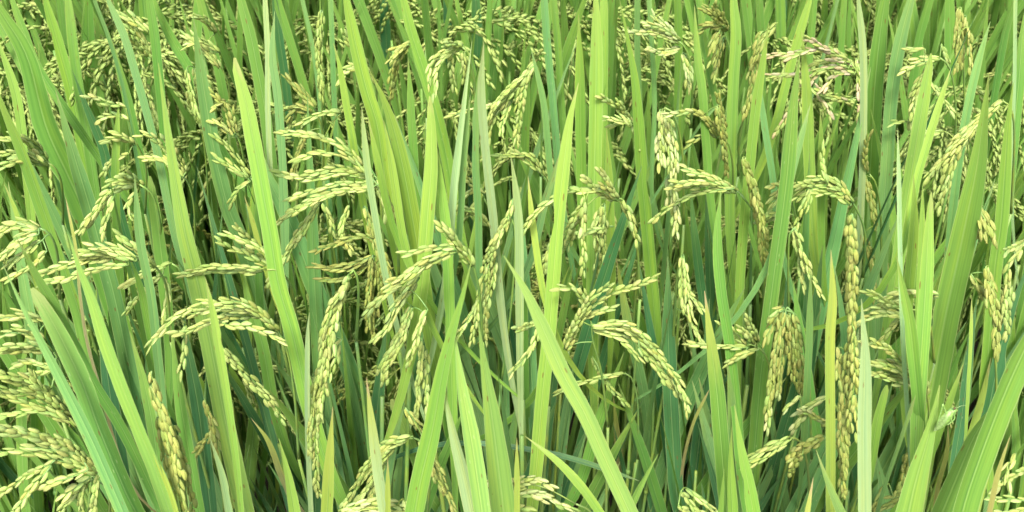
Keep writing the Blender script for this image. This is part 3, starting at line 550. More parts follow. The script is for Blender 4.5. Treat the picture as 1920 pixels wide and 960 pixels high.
# blades: (height of the tip in m, width in px, colour, path from tip to foot, label or None, options)
BLADES = [
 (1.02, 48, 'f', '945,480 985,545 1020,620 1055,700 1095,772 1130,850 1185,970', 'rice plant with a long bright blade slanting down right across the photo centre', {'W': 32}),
 (1.04, 44, 'f', '297,118 307,190 320,280 345,430 370,530 395,650 422,790 462,970', 'rice plant with a long pointed blade running from dry thin tip to the bottom left', {'W': 44, 'lt': 520}),
 (1.02, 36, 'y', '440,108 443,127 460,187 473,253 490,345 507,440 522,533 547,620 572,730', 'rice plant with a split tipped bright blade left of the widest seed head', {'W': 36, 'cut': .35}),
 (0.90, 38, 'b', '478,240 497,320 533,393 563,467 587,533 612,590 650,680 680,760', 'rice plant with a broad bluish blade behind the widest seed head', {'W': 38}),
 (1.04, 50, 'g', '-60,-80 0,20 50,105 85,235 125,325 165,415 195,510', 'rice plant with the broadest blade sweeping in from the top left corner', {'W': 52}),
 (1.02, 42, 'y', '-18,120 0,185 40,280 75,380 110,480 145,580 165,670', 'rice plant with a bright blade leaning out past the left edge', {'W': 42}),
 (0.98, 34, 'y', '-10,60 27,165 40,240 50,320', None, {'W': 20}),
 (0.98, 22, 'g', '120,-70 128,0 143,133 160,233 174,330', None, {'W': 22}),
 (0.97, 36, 'b', '104,168 135,280 167,387 187,460 213,553 240,680 265,780', 'rice plant with a blue green blade crossing the sweeping strings at left', {'W': 36}),
 (0.93, 26, 'g', '165,-90 165,0 166,70 173,180 178,260', None, {'W': 26}),
 (0.95, 24, 'y', '70,-50 85,0 110,85 133,170 150,250', None, {'W': 24}),
 (0.99, 20, 'g', '8,-50 23,0 45,60 65,115 97,168 140,230', None, {'W': 20}),
 (0.93, 28, 'd', '135,130 160,195 187,260 205,320 225,400', None, {'W': 28}),
 (0.93, 17, 'y', '223,187 219,253 216,330 219,430 225,520', 'rice plant with a slim straight bright blade at the left, left of the combed head', {'W': 17}),
 (1.02, 18, 'b', '190,-40 203,0 233,67 253,133 277,217 296,290 312,370', 'rice plant with a pale bluish strap of a blade at the upper left', {'W': 18}),
 (1.02, 8, 'b', '165,-40 177,0 200,60 227,147 246,240 262,330', None, {'W': 8}),
 (0.95, 26, 'g', '200,50 218,110 240,190 262,290 282,390', None, {'W': 26}),
 (1.00, 20, 'g', '272,-70 280,0 290,67 300,167 313,300', None, {'W': 20}),
 (0.98, 22, 'g', '270,-40 288,0 320,70 355,130 380,200', None, {'W': 22}),
 (0.98, 22, 'g', '350,-90 375,0 393,67 412,140 425,210', None, {'W': 22}),
 (1.00, 28, 'g', '430,-90 452,0 470,67 483,133 495,197 505,270', 'rice plant with a mid green blade leaving the top edge above the split tipped blade', {'W': 28}),
 (1.00, 18, 'b', '515,20 511,105 521,180 528,280 532,370', 'rice plant with a pale tapering blade right of the split tipped blade', {'W': 20}),
 (1.02, 12, 'p', '494,-60 497,0 502,100 502,200 506,310', None, {'W': 12}),
 (0.93, 18, 'd', '505,-60 515,0 523,67 533,133 545,230', None, {'W': 20}),
 (0.95, 9, 'b', '555,-60 567,0 583,73 597,167 604,260', None, {'W': 9}),
 (0.98, 12, 'b', '616,-90 620,0 623,83 627,190 632,290', None, {'W': 12}),
 (1.00, 17, 'y', '625,80 638,130 650,200 661,260 674,340', 'rice plant with a narrow yellow green blade just above the widest seed head', {'W': 17}),
 (1.03, 30, 'y', '636,-70 650,0 667,83 687,167 707,233 718,310 730,390', 'rice plant with a long bright blade left of top centre, leaning left', {'W': 30}),
 (1.00, 26, 'y', '738,-70 757,0 773,67 797,140 817,207 838,297 850,370', 'rice plant with a yellow green blade slanting from the top edge left of centre', {'W': 26}),
 (1.02, 34, 'y', '693,133 720,187 740,247 757,320 772,400 787,490 800,580', 'rice plant with a bright blade standing right beside the widest seed head', {'W': 34}),
 (0.95, 20, 'g', '765,107 771,200 777,313 782,400', None, {'W': 20}),
 (1.00, 32, 'y', '806,180 809,250 808,320 802,400 797,470', 'rice plant with a bright blade browned along its left margin', {'W': 32, 'cut': .25}),
 (0.96, 24, 'y', '821,280 830,370 838,453 843,587 846,680', 'rice plant with a yellow green blade behind the arching head with strings', {'W': 24}),
 (1.02, 17, 'p', '885,77 871,183 861,267 852,340 844,440', 'rice plant with a pale thin tipped blade left of the palest centre blade', {'W': 17, 'lt': 260}),
 (1.03, 19, 'p', '907,77 902,167 907,250 914,320 924,405 932,500', 'rice plant with a whitish blue blade standing at top centre', {'W': 19}),
 (0.98, 14, 'b', '882,177 873,253 868,320 864,400', None, {'W': 15}),
 (0.93, 24, 'd', '890,-90 892,0 895,100 888,200 887,290', None, {'W': 24}),
 (0.90, 18, 'd', '836,-90 838,0 840,100 837,200 838,280', None, {'W': 18}),
 (0.93, 24, 'g', '940,-90 930,0 935,67 924,153 920,250', None, {'W': 24}),
 (1.00, 16, 'b', '898,133 892,233 892,317 897,400 898,480', None, {'W': 16}),
 (0.88, 26, 'd', '716,-90 720,0 727,133 731,220', None, {'W': 26}),
 (1.00, 18, 'b', '1016,-90 1020,0 1027,100 1037,200 1045,300', 'rice plant with a bluish strap blade rising past the curled head', {'W': 18}),
 (0.98, 16, 'g', '1030,-80 1038,0 1047,100 1053,200 1061,310', None, {'W': 16}),
 (0.99, 22, 'y', '1085,27 1087,117 1088,200 1090,313 1092,400', 'rice plant with a pointed bright blade left of the brightest upright blade', {'W': 24}),
 (1.03, 31, 'y', '1114,-50 1117,0 1118,100 1117,200 1115,320 1113,430 1112,520', 'rice plant with the brightest straight upright blade at top centre', {'W': 30}),
 (0.97, 18, 'y', '1130,-90 1132,0 1133,83 1132,173 1132,260', None, {'W': 18}),
 (1.04, 29, 'y', '1162,0 1178,80 1190,150 1197,233 1203,320 1210,400 1218,490 1228,600 1236,760', 'rice plant with a tall bright blade ending in a dry thread, right of centre', {'W': 30, 'lt': 330, 'bites': [(.36, -1, .45)]}),
 (0.98, 13, 'b', '1195,-90 1195,0 1195,100 1199,190', None, {'W': 13}),
 (1.00, 12, 'b', '1214,-90 1217,0 1223,100 1227,200 1222,310', None, {'W': 12}),
 (0.98, 20, 'g', '1270,-90 1270,0 1272,100 1270,213 1274,320', None, {'W': 20}),
 (1.02, 30, 'y', '1085,155 1070,215 1058,300 1047,400 1040,487 1030,620 1018,730 1008,850', 'rice plant with a nibbled bright blade standing left of the rounded arch', {'W': 30, 'bites': [(.28, 1, .3), (.31, 1, .35)]}),
 (0.95, 20, 'y', '1137,237 1141,320 1144,400 1146,480', None, {'W': 20}),
 (0.97, 15, 'b', '995,90 1005,130 1020,200 1031,317', None, {'W': 15}),
 (0.93, 11, 'g', '1262,-60 1255,0 1243,57 1232,120', None, {'W': 12}),
 (0.99, 22, 'g', '1302,10 1307,100 1316,167 1322,250 1328,330', 'rice plant with a green blade beneath the dense olive brush', {'W': 22}),
 (0.97, 18, 'g', '1310,-40 1313,0 1318,67 1333,150 1345,200', None, {'W': 18}),
 (1.02, 24, 'y', '1373,-80 1375,0 1380,67 1375,150 1372,233 1369,330', 'rice plant with a straight bright blade right of the dense olive brush', {'W': 25}),
 (0.95, 20, 'g', '1420,-90 1423,0 1427,60 1428,140', None, {'W': 20}),
 (1.02, 24, 'y', '1441,45 1430,117 1417,200 1407,300 1396,400 1390,480', 'rice plant with a bright blade leaning right above the slim olive spike', {'W': 25}),
 (0.96, 15, 'b', '1422,140 1433,233 1447,320 1456,400', None, {'W': 15}),
 (0.88, 38, 'd', '1464,-120 1465,0 1467,93 1468,200', None, {'W': 38}),
 (0.97, 20, 'y', '1530,-50 1518,0 1500,60 1480,133 1462,205', None, {'W': 20}),
 (0.96, 24, 'y', '1503,57 1513,187 1517,300 1521,390', 'rice plant with a bright blade standing under the pink tinged head', {'W': 25}),
 (1.03, 32, 'g', '1500,98 1487,200 1477,320 1466,410 1453,503 1440,603 1428,690 1415,840', 'rice plant with a long smooth green blade crossing just right of the slim spike', {'W': 33}),
 (0.97, 15, 'b', '1520,193 1500,267 1484,330 1470,400', None, {'W': 15}),
 (0.95, 18, 'g', '1538,207 1540,300 1539,390', None, {'W': 18}),
 (0.92, 16, 'g', '1592,-70 1583,0 1577,87 1570,170', None, {'W': 16}),
 (0.92, 9, 'b', '1586,-60 1570,0 1550,80 1534,140', None, {'W': 9}),
 (1.05, 17, 'p', '1606,-40 1610,10 1617,83 1619,167 1617,300 1612,430 1606,540', 'rice plant with the palest whitish blade, upright right of the pink tinged head', {'W': 18}),
 (1.00, 33, 'g', '1674,-80 1660,0 1650,67 1640,167 1633,300 1629,380', 'rice plant with a wide green blade just right of the palest whitish blade', {'W': 34}),
 (1.01, 28, 'b', '1728,-70 1708,0 1690,67 1675,150 1667,233 1662,320 1655,420 1650,560', 'rice plant with a wide blue green blade left of the shaggy head', {'W': 28}),
 (0.95, 28, 'g', '1772,-90 1743,0 1725,67 1714,130 1706,200', None, {'W': 28}),
 (0.93, 26, 'g', '1778,-90 1780,0 1782,100 1780,217 1780,300', None, {'W': 26}),
 (1.01, 30, 'y', '1746,100 1735,167 1718,267 1708,330 1696,410', 'rice plant with a frayed tipped bright blade over the shaggy head', {'W': 30, 'cut': .3}),
 (1.02, 16, 'y', '1783,128 1760,200 1737,275 1720,335 1708,400', None, {'W': 16}),
 (1.01, 18, 'b', '1857,40 1835,113 1815,200 1798,300 1788,380', 'rice plant with a slim pale green blade before the head sloping down left', {'W': 18}),
 (1.05, 46, 'y', '1854,140 1842,240 1831,320 1815,400 1796,490 1772,600 1750,720 1730,820', 'rice plant with the broad folded bright blade at the right', {'W': 48, 'fold': .45}),
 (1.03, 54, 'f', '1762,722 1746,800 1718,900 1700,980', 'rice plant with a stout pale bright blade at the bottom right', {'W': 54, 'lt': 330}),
 (0.98, 34, 'y', '1746,360 1740,453 1735,553 1728,660 1722,740', 'rice plant with a ragged tipped bright blade left of the broad folded blade', {'W': 34, 'cut': .2}),
 (0.96, 17, 'y', '1730,345 1728,450 1724,540', None, {'W': 17}),
 (0.96, 22, 'y', '1713,327 1714,420 1706,520 1700,600', None, {'W': 22}),
 (1.01, 35, 'y', '1900,155 1890,233 1885,310 1877,420 1866,500 1858,610 1850,700', 'rice plant with a wide bright blade standing near the right edge', {'W': 35}),
 (0.97, 24, 'g', '1920,-60 1903,0 1883,67 1863,183 1850,260', None, {'W': 24}),
 (0.98, 26, 'g', '1930,-20 1918,60 1912,140 1900,260', None, {'W': 26}),
 (1.02, 8, 'p', '1906,-60 1904,0 1902,150 1898,260', None, {'W': 8}),
 (0.94, 24, 'g', '1681,480 1692,535 1705,600 1714,680', None, {'W': 22}),
 (1.01, 9, 'p', '1683,240 1685,320 1688,490 1693,640 1702,780 1710,900', 'rice plant with a rolled thread thin pale blade left of the ragged tipped blade', {'W': 10, 'lt': 120}),
 (0.90, 9, 'Y', '1822,557 1820,640 1815,730', None, {'W': 9}),
 (1.06, 62, 'g', '1990,520 1950,600 1915,672 1885,740 1850,830 1815,930 1800,990', 'rice plant with a very broad green blade leaning in from the right edge', {'W': 60, 'lt': 200}),
 (1.00, 54, 'g', '1890,735 1835,805 1797,890 1762,975', 'rice plant with a broad short green blade in the bottom right corner', {'W': 52, 'lt': 230}),
 (0.92, 16, 'Y', '1858,670 1840,750 1813,840 1800,900', 'rice plant with a thin clear yellow blade left of the very broad green blade', {'W': 16}),
 (0.82, 24, 'd', '1832,560 1820,640 1807,757 1787,887 1780,960', None, {'W': 24}),
 (0.90, 13, 'y', '1807,680 1777,763 1755,830', None, {'W': 13}),
 (0.98, 34, 'Y', '1868,826 1847,893 1818,975', 'rice plant with a yellowing pointed blade at the bottom right corner', {'W': 32}),
 (0.96, 13, 't', '1895,815 1873,880 1855,960', None, {'W': 13}),
 (1.00, 30, 'p', '1615,560 1622,680 1620,800 1621,980', 'rice plant with a broad whitish blade rising from the bottom edge beside the olive head', {'W': 29}),
 (0.84, 24, 'y', '1662,722 1645,790 1632,870', None, {'W': 24, 'cut': .5}),
 (0.84, 10, 'b', '1717,740 1690,820 1660,907 1645,960', None, {'W': 10, 'lt': 40}),
 (0.86, 9, 't', '1778,797 1775,850 1760,907 1752,960', None, {'W': 9}),
 (0.92, 31, 'g', '1321,545 1330,620 1343,723 1353,840 1360,930', 'rice plant with a yellow tipped blade standing left of the spidery head', {'W': 31, 'tip': 1}),
 (0.76, 30, 'd', '1330,560 1323,690 1313,807 1300,920', None, {'W': 30}),
 (0.93, 24, 'g', '1352,353 1345,450 1353,553 1367,640 1378,740 1386,840', 'rice plant with a pointed green blade below the three strings pointing left', {'W': 23}),
 (0.88, 30, 'y', '1377,758 1387,827 1403,907 1416,980', 'rice plant with a bright spear shaped blade at the bottom, right of centre', {'W': 29}),
 (0.85, 26, 'y', '1372,800 1370,870 1374,970', None, {'W': 25}),
 (0.90, 14, 'y', '1358,878 1350,970', None, {'W': 13}),
 (0.78, 28, 'd', '1512,480 1513,640 1510,773 1497,970', None, {'W': 27}),
 (1.00, 19, 'Y', '1558,468 1561,560 1556,640 1557,800 1557,975', 'rice plant with a lemon yellow upright blade left of the tall olive head', {'W': 19}),
 (0.95, 28, 'b', '1530,843 1553,907 1584,980', 'rice plant with a cool green blade tip poking up from the bottom edge at right', {'W': 27}),
 (0.90, 14, 't', '1525,895 1512,970', None, {'W': 13}),
 (0.72, 6, 't', '1330,730 1300,793 1281,867 1276,930', None, {'W': 6, 'lt': 30}),
 (0.84, 26, 'g', '972,420 978,540 981,673 984,807 983,960', None, {'W': 26}),
 (0.80, 18, 'd', '1058,560 1040,690 1020,870', None, {'W': 19}),
 (0.88, 19, 'y', '985,818 1047,867 1093,917 1130,970', 'rice plant with a slender bright blade curving down right at the bottom centre', {'W': 18}),
 (0.90, 13, 'Y', '969,820 970,970', None, {'W': 12}),
 (0.74, 22, 'g', '1170,660 1147,723 1120,800 1100,870', None, {'W': 22}),
 (0.80, 20, 'b', '1155,483 1177,607 1190,660 1207,740 1225,873 1237,970', 'rice plant with a blue green blade passing behind the heavy tumbling head', {'W': 21, 'tip': 1}),
 (0.84, 32, 'd', '1252,480 1253,620 1258,760 1266,900', None, {'W': 30}),
 (0.68, 17, 'g', '1235,850 1207,900 1178,960', None, {'W': 16}),
 (0.62, 11, 'd', '1200,902 1127,877 1043,852 950,836', None, {'W': 10}),
 (0.62, 16, 't', '1150,743 1156,800 1163,870', None, {'W': 15}),
 (1.03, 36, 'y', '884,490 866,560 843,640 827,710 810,807 787,907 774,980', 'rice plant with a bright blade tapering up to a dry pale thread at lower centre', {'W': 38, 'lt': 420}),
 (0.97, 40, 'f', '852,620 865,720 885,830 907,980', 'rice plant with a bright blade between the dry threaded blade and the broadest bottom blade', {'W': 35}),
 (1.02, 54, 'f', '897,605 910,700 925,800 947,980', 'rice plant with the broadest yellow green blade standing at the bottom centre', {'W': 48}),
 (1.04, 38, 'p', '829,718 850,810 870,890 888,975', 'rice plant with a whitish folded blade at the bottom, left of the broadest blade', {'W': 29, 'fold': .5}),
 (0.98, 22, 'p', '687,708 697,790 710,890 724,980', 'rice plant with a chalky blue pointed blade at the bottom, before the neat curving head', {'W': 23, 'tip': 1}),
 (0.88, 11, 'Y', '727,858 727,970', None, {'W': 11}),
 (0.68, 24, 'g', '735,748 767,823 795,900', None, {'W': 24, 'cut': .7}),
 (0.80, 12, 'b', '945,520 947,600 948,690 951,790', None, {'W': 12}),
 (0.72, 28, 'd', '725,600 715,690 705,800 700,920', None, {'W': 28}),
 (0.92, 11, 'p', '580,585 577,640 577,807 584,970', 'rice plant with a thin upright whitish blade touching the long plaited head', {'W': 11}),
 (0.90, 23, 'Y', '624,763 617,873 612,975', 'rice plant with a brown tipped yellow blade at the foot of the plaited head', {'W': 23, 'tip': 1}),
 (0.84, 24, 'y', '523,822 540,890 555,975', 'rice plant with a short bright spear of a blade left of the plaited head', {'W': 23}),
 (0.70, 14, 't', '470,783 503,827 527,890', None, {'W': 13}),
 (0.90, 15, 'p', '393,820 417,893 432,975', None, {'W': 14}),
 (0.84, 30, 'g', '320,610 330,690 342,780 372,950', None, {'W': 29}),
 (0.80, 28, 'd', '345,580 352,657 373,773 394,950', None, {'W': 27}),
 (1.02, 36, 'b', '5,495 45,580 77,640 117,717 167,817 207,907 236,975', 'rice plant with a pale bluish blade running along the bottom left corner', {'W': 29, 'lt': 360}),
 (0.98, 46, 'g', '60,540 100,607 127,660 155,720 180,790 212,870', 'rice plant with a torn topped green blade at the lower left', {'W': 37, 'cut': .45}),
 (1.02, 26, 'g', '30,443 67,513 110,590 147,660 180,725 215,780 250,845 312,975', 'rice plant with a dry tipped slanting blade between two paler blades at lower left', {'W': 26}),
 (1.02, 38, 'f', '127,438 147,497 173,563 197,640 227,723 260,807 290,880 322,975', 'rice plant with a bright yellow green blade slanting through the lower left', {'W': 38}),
 (0.98, 6, 't', '123,370 143,470 150,553 163,640 185,720 215,830', None, {'W': 7, 'lt': 60}),
 (0.84, 22, 'g', '243,620 270,717 287,807 300,900', None, {'W': 22}),
 (0.88, 9, 'Y', '283,840 317,917 335,975', None, {'W': 9}),
 (0.98, 18, 'b', '252,330 263,453 283,553 295,660 305,760', 'rice plant with a slim bluish blade beside the two dropping strings', {'W': 18}),
 (0.90, 15, 'g', '240,477 263,537 282,630', None, {'W': 15}),
 (0.92, 38, 'g', '281,330 290,385 300,460 312,560', 'rice plant with a wide clear green blade above the single level string', {'W': 38, 'cut': .35}),
 (0.96, 13, 'Y', '7,343 30,397 50,470', None, {'W': 13}),
 (1.00, 34, 'b', '362,30 372,100 384,180 403,290 427,387 453,453 477,537 492,597 515,690', 'rice plant with a long blue green blade left of the split tipped blade', {'W': 33}),
 (0.86, 11, 'Y', '458,367 473,413 490,475', None, {'W': 11}),
 (0.86, 22, 'g', '457,493 464,560 490,640 505,720', None, {'W': 22}),
 (1.04, 16, 'y', '385,520 398,580 412,660', None, {'W': 16}),
 (1.00, 15, 'p', '678,200 687,300 700,387 712,460', 'rice plant with a pale ribbon blade crossing the widest seed head', {'W': 15}),
 (0.97, 16, 'y', '690,220 707,300 722,370', None, {'W': 16}),
 (0.98, 18, 'y', '720,227 735,310 748,400', None, {'W': 18}),
 (0.82, 22, 'd', '1295,350 1300,420 1313,530', None, {'W': 22}),
 (0.80, 22, 'd', '1323,340 1328,430 1331,520', None, {'W': 22}),
 (0.82, 22, 'g', '1487,525 1500,620 1512,700', None, {'W': 22}),
 (0.92, 15, 'b', '1520,507 1517,640 1512,740', None, {'W': 15}),
 (0.86, 44, 'd', '1935,480 1900,570 1880,640 1862,730', None, {'W': 42}),
 (0.98, 20, 'p', '957,288 966,350 973,430 974,560', 'rice plant with a pale bluish blade just left of the nibbled blade', {'W': 19}),
 (0.94, 16, 'Y', '990,330 997,403 1010,500', None, {'W': 15}),
 (0.93, 17, 'b', '1052,280 1040,320 1023,373 1008,440', None, {'W': 17}),
 (0.84, 15, 'g', '1075,493 1060,570 1043,650', None, {'W': 15}),
 (0.89, 9, 'b', '1362,179 1313,233 1280,290 1220,380 1200,430', 'rice plant with a thin straight blade slanting behind the stout cream tassel', {'W': 7, 'lt': 40}),
]

# ------------------------------------------------------------------ builders for the traced plants
GROUP = 'rice plants of the paddy'
REFS = []                                   # (px, py, phrase): landmarks that other labels point to

def blade_line(spec):
    """centre line in space (tip to foot) and widths of one traced blade"""
    h, wpx, c, ps, lab, op = spec
    P = path(ps); Y = ydist(P[0, 1], min(h, 1.03 - max(0, P[0, 1] - 450) * .0004))
    n = max(14, min(30, int(arclen(P)[-1] / 22)))
    Q = catmull(P, n); s = arclen(Q)
    lean = random.uniform(-.05, .05)
    C = np.array([at(q[0], q[1], Y + lean * (si / 600.0)) for q, si in zip(Q, s)])
    wpx = op.get('W', wpx) * (.98 if P[0, 1] > 450 or op.get('W', wpx) >= 45 else .87)
    ph = random.uniform(0, 6.28); fr = random.uniform(80, 160)
    wob = np.sin(s / fr + ph) * np.clip(s / 200, 0, 1) * random.uniform(.4, 1.8)
    Q = Q + np.stack([wob, wob * 0], 1)
    lt = op.get('lt', 7.5 * wpx); cut = op.get('cut', 0.0)
    t = np.clip((s + cut * lt * 0.8) / lt, 0, 1)
    prof = 0.035 + 0.965 * np.sin(t * math.pi / 2) ** 1.15
    if cut: prof[0] *= 0.35
    dep = (C - CAM) @ FW
    return C, wpx * prof * dep / F, Y, c, lab, op

def foot_of(C, up=0.0):
    d = unit(C[-1] - C[-3])
    if d[2] > -0.35: d = unit(np.array([d[0] * .4, d[1], -1.0]))
    k = C[-1, 2] / -d[2]
    g_ = C[-1] + d * k
    lim = 0.10 + 0.12 * abs(d[0] / d[2])
    return np.array([C[-1, 0] + np.clip(g_[0] - C[-1, 0], -lim, lim), C[-1, 1] + np.clip(g_[1] - C[-1, 1], -.05, .05), 0.0])

def stalk_curve(base, top, n=14, bow=0.0):
    t = np.linspace(0, 1, n)[:, None]
    C = base + (top - base) * t
    C[:, 0] += bow * np.sin(t[:, 0] * math.pi)
    return C

def finish_blade(C, W, stem):
    """carry the blade on below the traced part until it clasps the stalk"""
    z = max(0.10, C[-1, 2] - 0.20)
    sx = np.array([np.interp(z, stem[:, 2], stem[:, k]) for k in range(3)])
    d = unit(C[-1] - C[-3]); L = np.linalg.norm(sx - C[-1])
    c1 = C[-1] + d * L * 0.45; m = 9; t = np.linspace(0, 1, m + 1)[1:, None]
    E = (1 - t) ** 2 * C[-1] + 2 * t * (1 - t) * c1 + t ** 2 * sx
    We = W[-1] * (1 - 0.62 * t[:, 0] ** 1.5)
    return np.vstack([C, E]), np.concatenate([W, We])

def add_blade(plant, base, spec_line, stem):
    C, W, Y, c, lab, op = spec_line
    C, W = finish_blade(C, W, stem)
    yaw = random.uniform(-.45, .45); W = W / math.cos(yaw * .8)
    bites = list(op.get('bites', ()))
    if random.random() < .25: bites.append((random.uniform(.15, .6), random.choice((-1, 1)), random.uniform(.1, .3)))
    mb = MB()
    blade(mb, C, W, TOCAM, yaw=yaw, twist=random.uniform(-.35, .35), fold=op.get('fold', random.uniform(.10, .28)), ragged=0.05, bites=bites)
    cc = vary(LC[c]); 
    if 'tip' in op: cc = cc[:3] + (1.0,)
    return link('leaf', mb.mesh('leaf', M_LEAF, base), plant, cc)

def add_stalk(plant, base, C, r0=0.0024, r1=0.0012):
    mb = MB(); n = len(C)
    R = np.linspace(r0, r1, n)
    tube(mb, C, R, 7)
    for f in (0.25, 0.5, 0.72):                       # swollen nodes
        i = f * (n - 1); p = C[int(i)]; q = C[int(i) + 1]; m_ = (p + q) / 2; dd = unit(q - p)
        tube(mb, np.array([m_ - dd * .004, m_ - dd * .0015, m_ + dd * .0015, m_ + dd * .004]), np.array([.8, 1.45, 1.45, .8]) * R[int(i)], 7)
    return link('stalk', mb.mesh('stalk', M_STALK, base), plant, vary((.105, .20, .045, 1)))

def add_head(plant, base, spec, Y):
    lab, ref, h, gc, rs, brs = spec
    R = catmull(path(rs), 14)
    ax = np.array([at(p[0], p[1], Y + .04 * (1 - t_) ** 1.5) for p, t_ in zip(R, np.linspace(0, 1, 14))])
    mb = MB(); tube(mb, ax, np.linspace(.0012, .0007, len(ax)), 5)
    grains = []; known = [ax]
    for (k, ps) in brs:
        P = path(ps); nn = max(6, int(arclen(P)[-1] / 12))
        Q = catmull(P, nn); dy0 = random.uniform(-.010, .010); dy1 = random.uniform(-.024, .006)
        tq = np.linspace(0, 1, nn)
        nrm = np.gradient(Q, axis=0); nrm = unit(np.stack([-nrm[:, 1], nrm[:, 0]], 1))
        for j in range(k):
            px_mm = F / ((at(Q[0, 0], Q[0, 1], Y) - CAM) @ FW) / 1000.0
            off = (j - (k - 1) / 2 + random.uniform(-.25, .25)) * 3.0 * px_mm * (0.35 + 0.65 * np.sin(np.clip(tq * 1.15, 0, 1) * math.pi * .82 + .25)) if k > 1 else np.zeros(nn)
            off = off + random.uniform(-1.6, 1.6) * px_mm * tq ** 2
            dj = random.uniform(-.006, .006)
            C = np.array([at(q[0] + nr[0] * o, q[1] + nr[1] * o, Y + dy0 + dj + (dy1 - dy0) * t_) for q, nr, o, t_ in zip(Q, nrm, off, tq)])
            C[1:-1] += rng.normal(0, .0006, C[1:-1].shape)
            if j: C = C[: max(4, int(len(C) * random.uniform(.62, 1.0)))]
            m_ = C
            tube(mb, C, np.linspace(.0006, .0003, len(C)), 4)
            # thread that joins the branch to the axis
            K = np.vstack(known); i = int(np.argmin(np.linalg.norm(K - C[0], axis=1))); known.append(C)
            if np.linalg.norm(K[i] - C[0]) > .001:
                a_, b_ = K[i], C[0]; md = (a_ + b_) / 2 + np.array([0, 0, .12 * np.linalg.norm(a_ - b_)])
                tube(mb, catmull(np.array([a_, md, b_]), 6), .0005, 4)
            grains += strand_grains(m_, L=random.uniform(.0080, .0092), step=random.uniform(.37, .45), splay=random.uniform(.05, .15), face=TOCAM)
    p = link('panicle', mb.mesh('panicle', M_STALK, base), plant, vary((.13, .235, .055, 1)))
    plump = 'plump round' in lab
    for (q, d) in grains:
        L = random.uniform(.0072, .0096) * (0.80 if plump else 1.0)
        o = bpy.data.objects.new('grain', GRAIN_ME[4] if plump else random.choice(GRAIN_ME[:4]))
        col.objects.link(o); o.parent = p
        o.matrix_basis = grain_frame(q - base, d, random.uniform(0, 6.28), L, random.uniform(.84, 1.12))
        c_ = GC[gc]
        if gc == 'pink' and random.random() < .5: c_ = GC['green']
        elif gc in ('pale', 'cream') and random.random() < .22: c_ = GC['green']
        elif gc == 'cream' and 'two toned' in lab and q[2] > base[2] + .80: c_ = GC['olive']
        if random.random() < .06: c_ = GC['gold']
        o.color = vary(c_, .10)
    return p

# blades are shared out: each seed head takes up to two blades that grow beside it, the rest stand in tufts of up to three
lines = [blade_line(b_) for b_ in BLADES]
feet = [foot_of(l[0]) for l in lines]
free = set(range(len(lines)))
NPLANT = 0
def new_plant(base, label):
    global NPLANT
    NPLANT += 1
    pl = empty('rice_plant', base); tag(pl, label, 'rice plant', GROUP)
    return pl

for spec in HEADS:
    lab, ref, h, gc, rs, brs = spec
    ys = min(path(ps)[:, 1].min() for _, ps in brs); Y = ydist(ys, h + .03)
    R = path(rs); top = at(R[0, 0], R[0, 1], Y)
    up = unit(at(R[1, 0], R[1, 1], Y) - top)
    base = np.array([top[0] - np.clip(up[0] / max(up[2], .3), -.35, .35) * top[2] * .35, Y + .12, 0.0]); top = at(R[0, 0], R[0, 1], Y + .04)
    stem = np.vstack([stalk_curve(base, top, 14, random.uniform(-.01, .01))])
    REFS.append((np.mean([path(ps)[:, 0].mean() for _, ps in brs]), np.mean([path(ps)[:, 1].mean() for _, ps in brs]), ref))
    pl = new_plant(base, lab)
    add_stalk(pl, base, stem)
    add_head(pl, base, spec, Y)
    near = sorted((abs(feet[i][0] - base[0]) + abs(lines[i][2] - Y), i) for i in free if BLADES[i][4] is None)
    for dd, i in near[:2]:
        if dd < .07:
            free.discard(i); add_blade(pl, base, lines[i], stem)

def relation(px, py, used, lead):
    """a phrase that ties a thing to the nearest landmark"""
    for x, y, r in sorted(REFS, key=lambda q: (q[0] - px) ** 2 + (q[1] - py) ** 2)[:40]:
        dx, dy = px - x, py - y
        words = []
        if abs(dx) > abs(dy): words = ['just left of' if dx < 0 else 'just right of', 'beyond and left of' if dx < 0 else 'beyond and right of']
        else: words = ['just above' if dy < 0 else 'just below', 'behind and above' if dy < 0 else 'low beneath']
        for wd in words:
            s_ = f'{lead} {wd} {r}'
            if s_ not in used and len(s_.split()) <= 16:
                used.add(s_); return s_
    return None

USED = set(s_[0] for s_ in HEADS)
CW = {'y': 'bright', 'g': 'green', 'd': 'dark green', 'b': 'bluish', 'p': 'whitish', 'Y': 'yellow', 't': 'dry tan', 'f': 'bright'}
order = sorted(free, key=lambda i: (BLADES[i][4] is None, -BLADES[i][1]))
for i in order:
    if i not in free: continue
    free.discard(i)
    group = [i]
    for dd, j in sorted((abs(feet[j][0] - feet[i][0]) + abs(lines[j][2] - lines[i][2]), j) for j in free if BLADES[j][4] is None):
        if len(group) < 3 and dd < .045: group.append(j); free.discard(j)
    C = lines[i][0]; base = feet[i]
    top = np.array([C[-1, 0] * .55 + base[0] * .45, C[-1, 1], max(.15, C[-1, 2] - .14)])
    stem = stalk_curve(base, top, 12, random.uniform(-.008, .008))
    lab = BLADES[i][4]
    P = path(BLADES[i][3]); tipx, tipy = np.clip(P[0, 0], 0, 1920), np.clip(P[0, 1], 0, 960)
    if lab is None:
        wd = 'narrow' if BLADES[i][1] < 16 else ('broad' if BLADES[i][1] > 30 else 'pointed')
        lab = relation(P[len(P) // 2, 0], P[len(P) // 2, 1], USED, f'rice plant with a {wd} {CW[BLADES[i][2]]} blade')
    USED.add(lab)
    pl = new_plant(base, lab)
    add_stalk(pl, base, stem, .0026, .0018)
    for j in group: add_blade(pl, base, lines[j], stem)

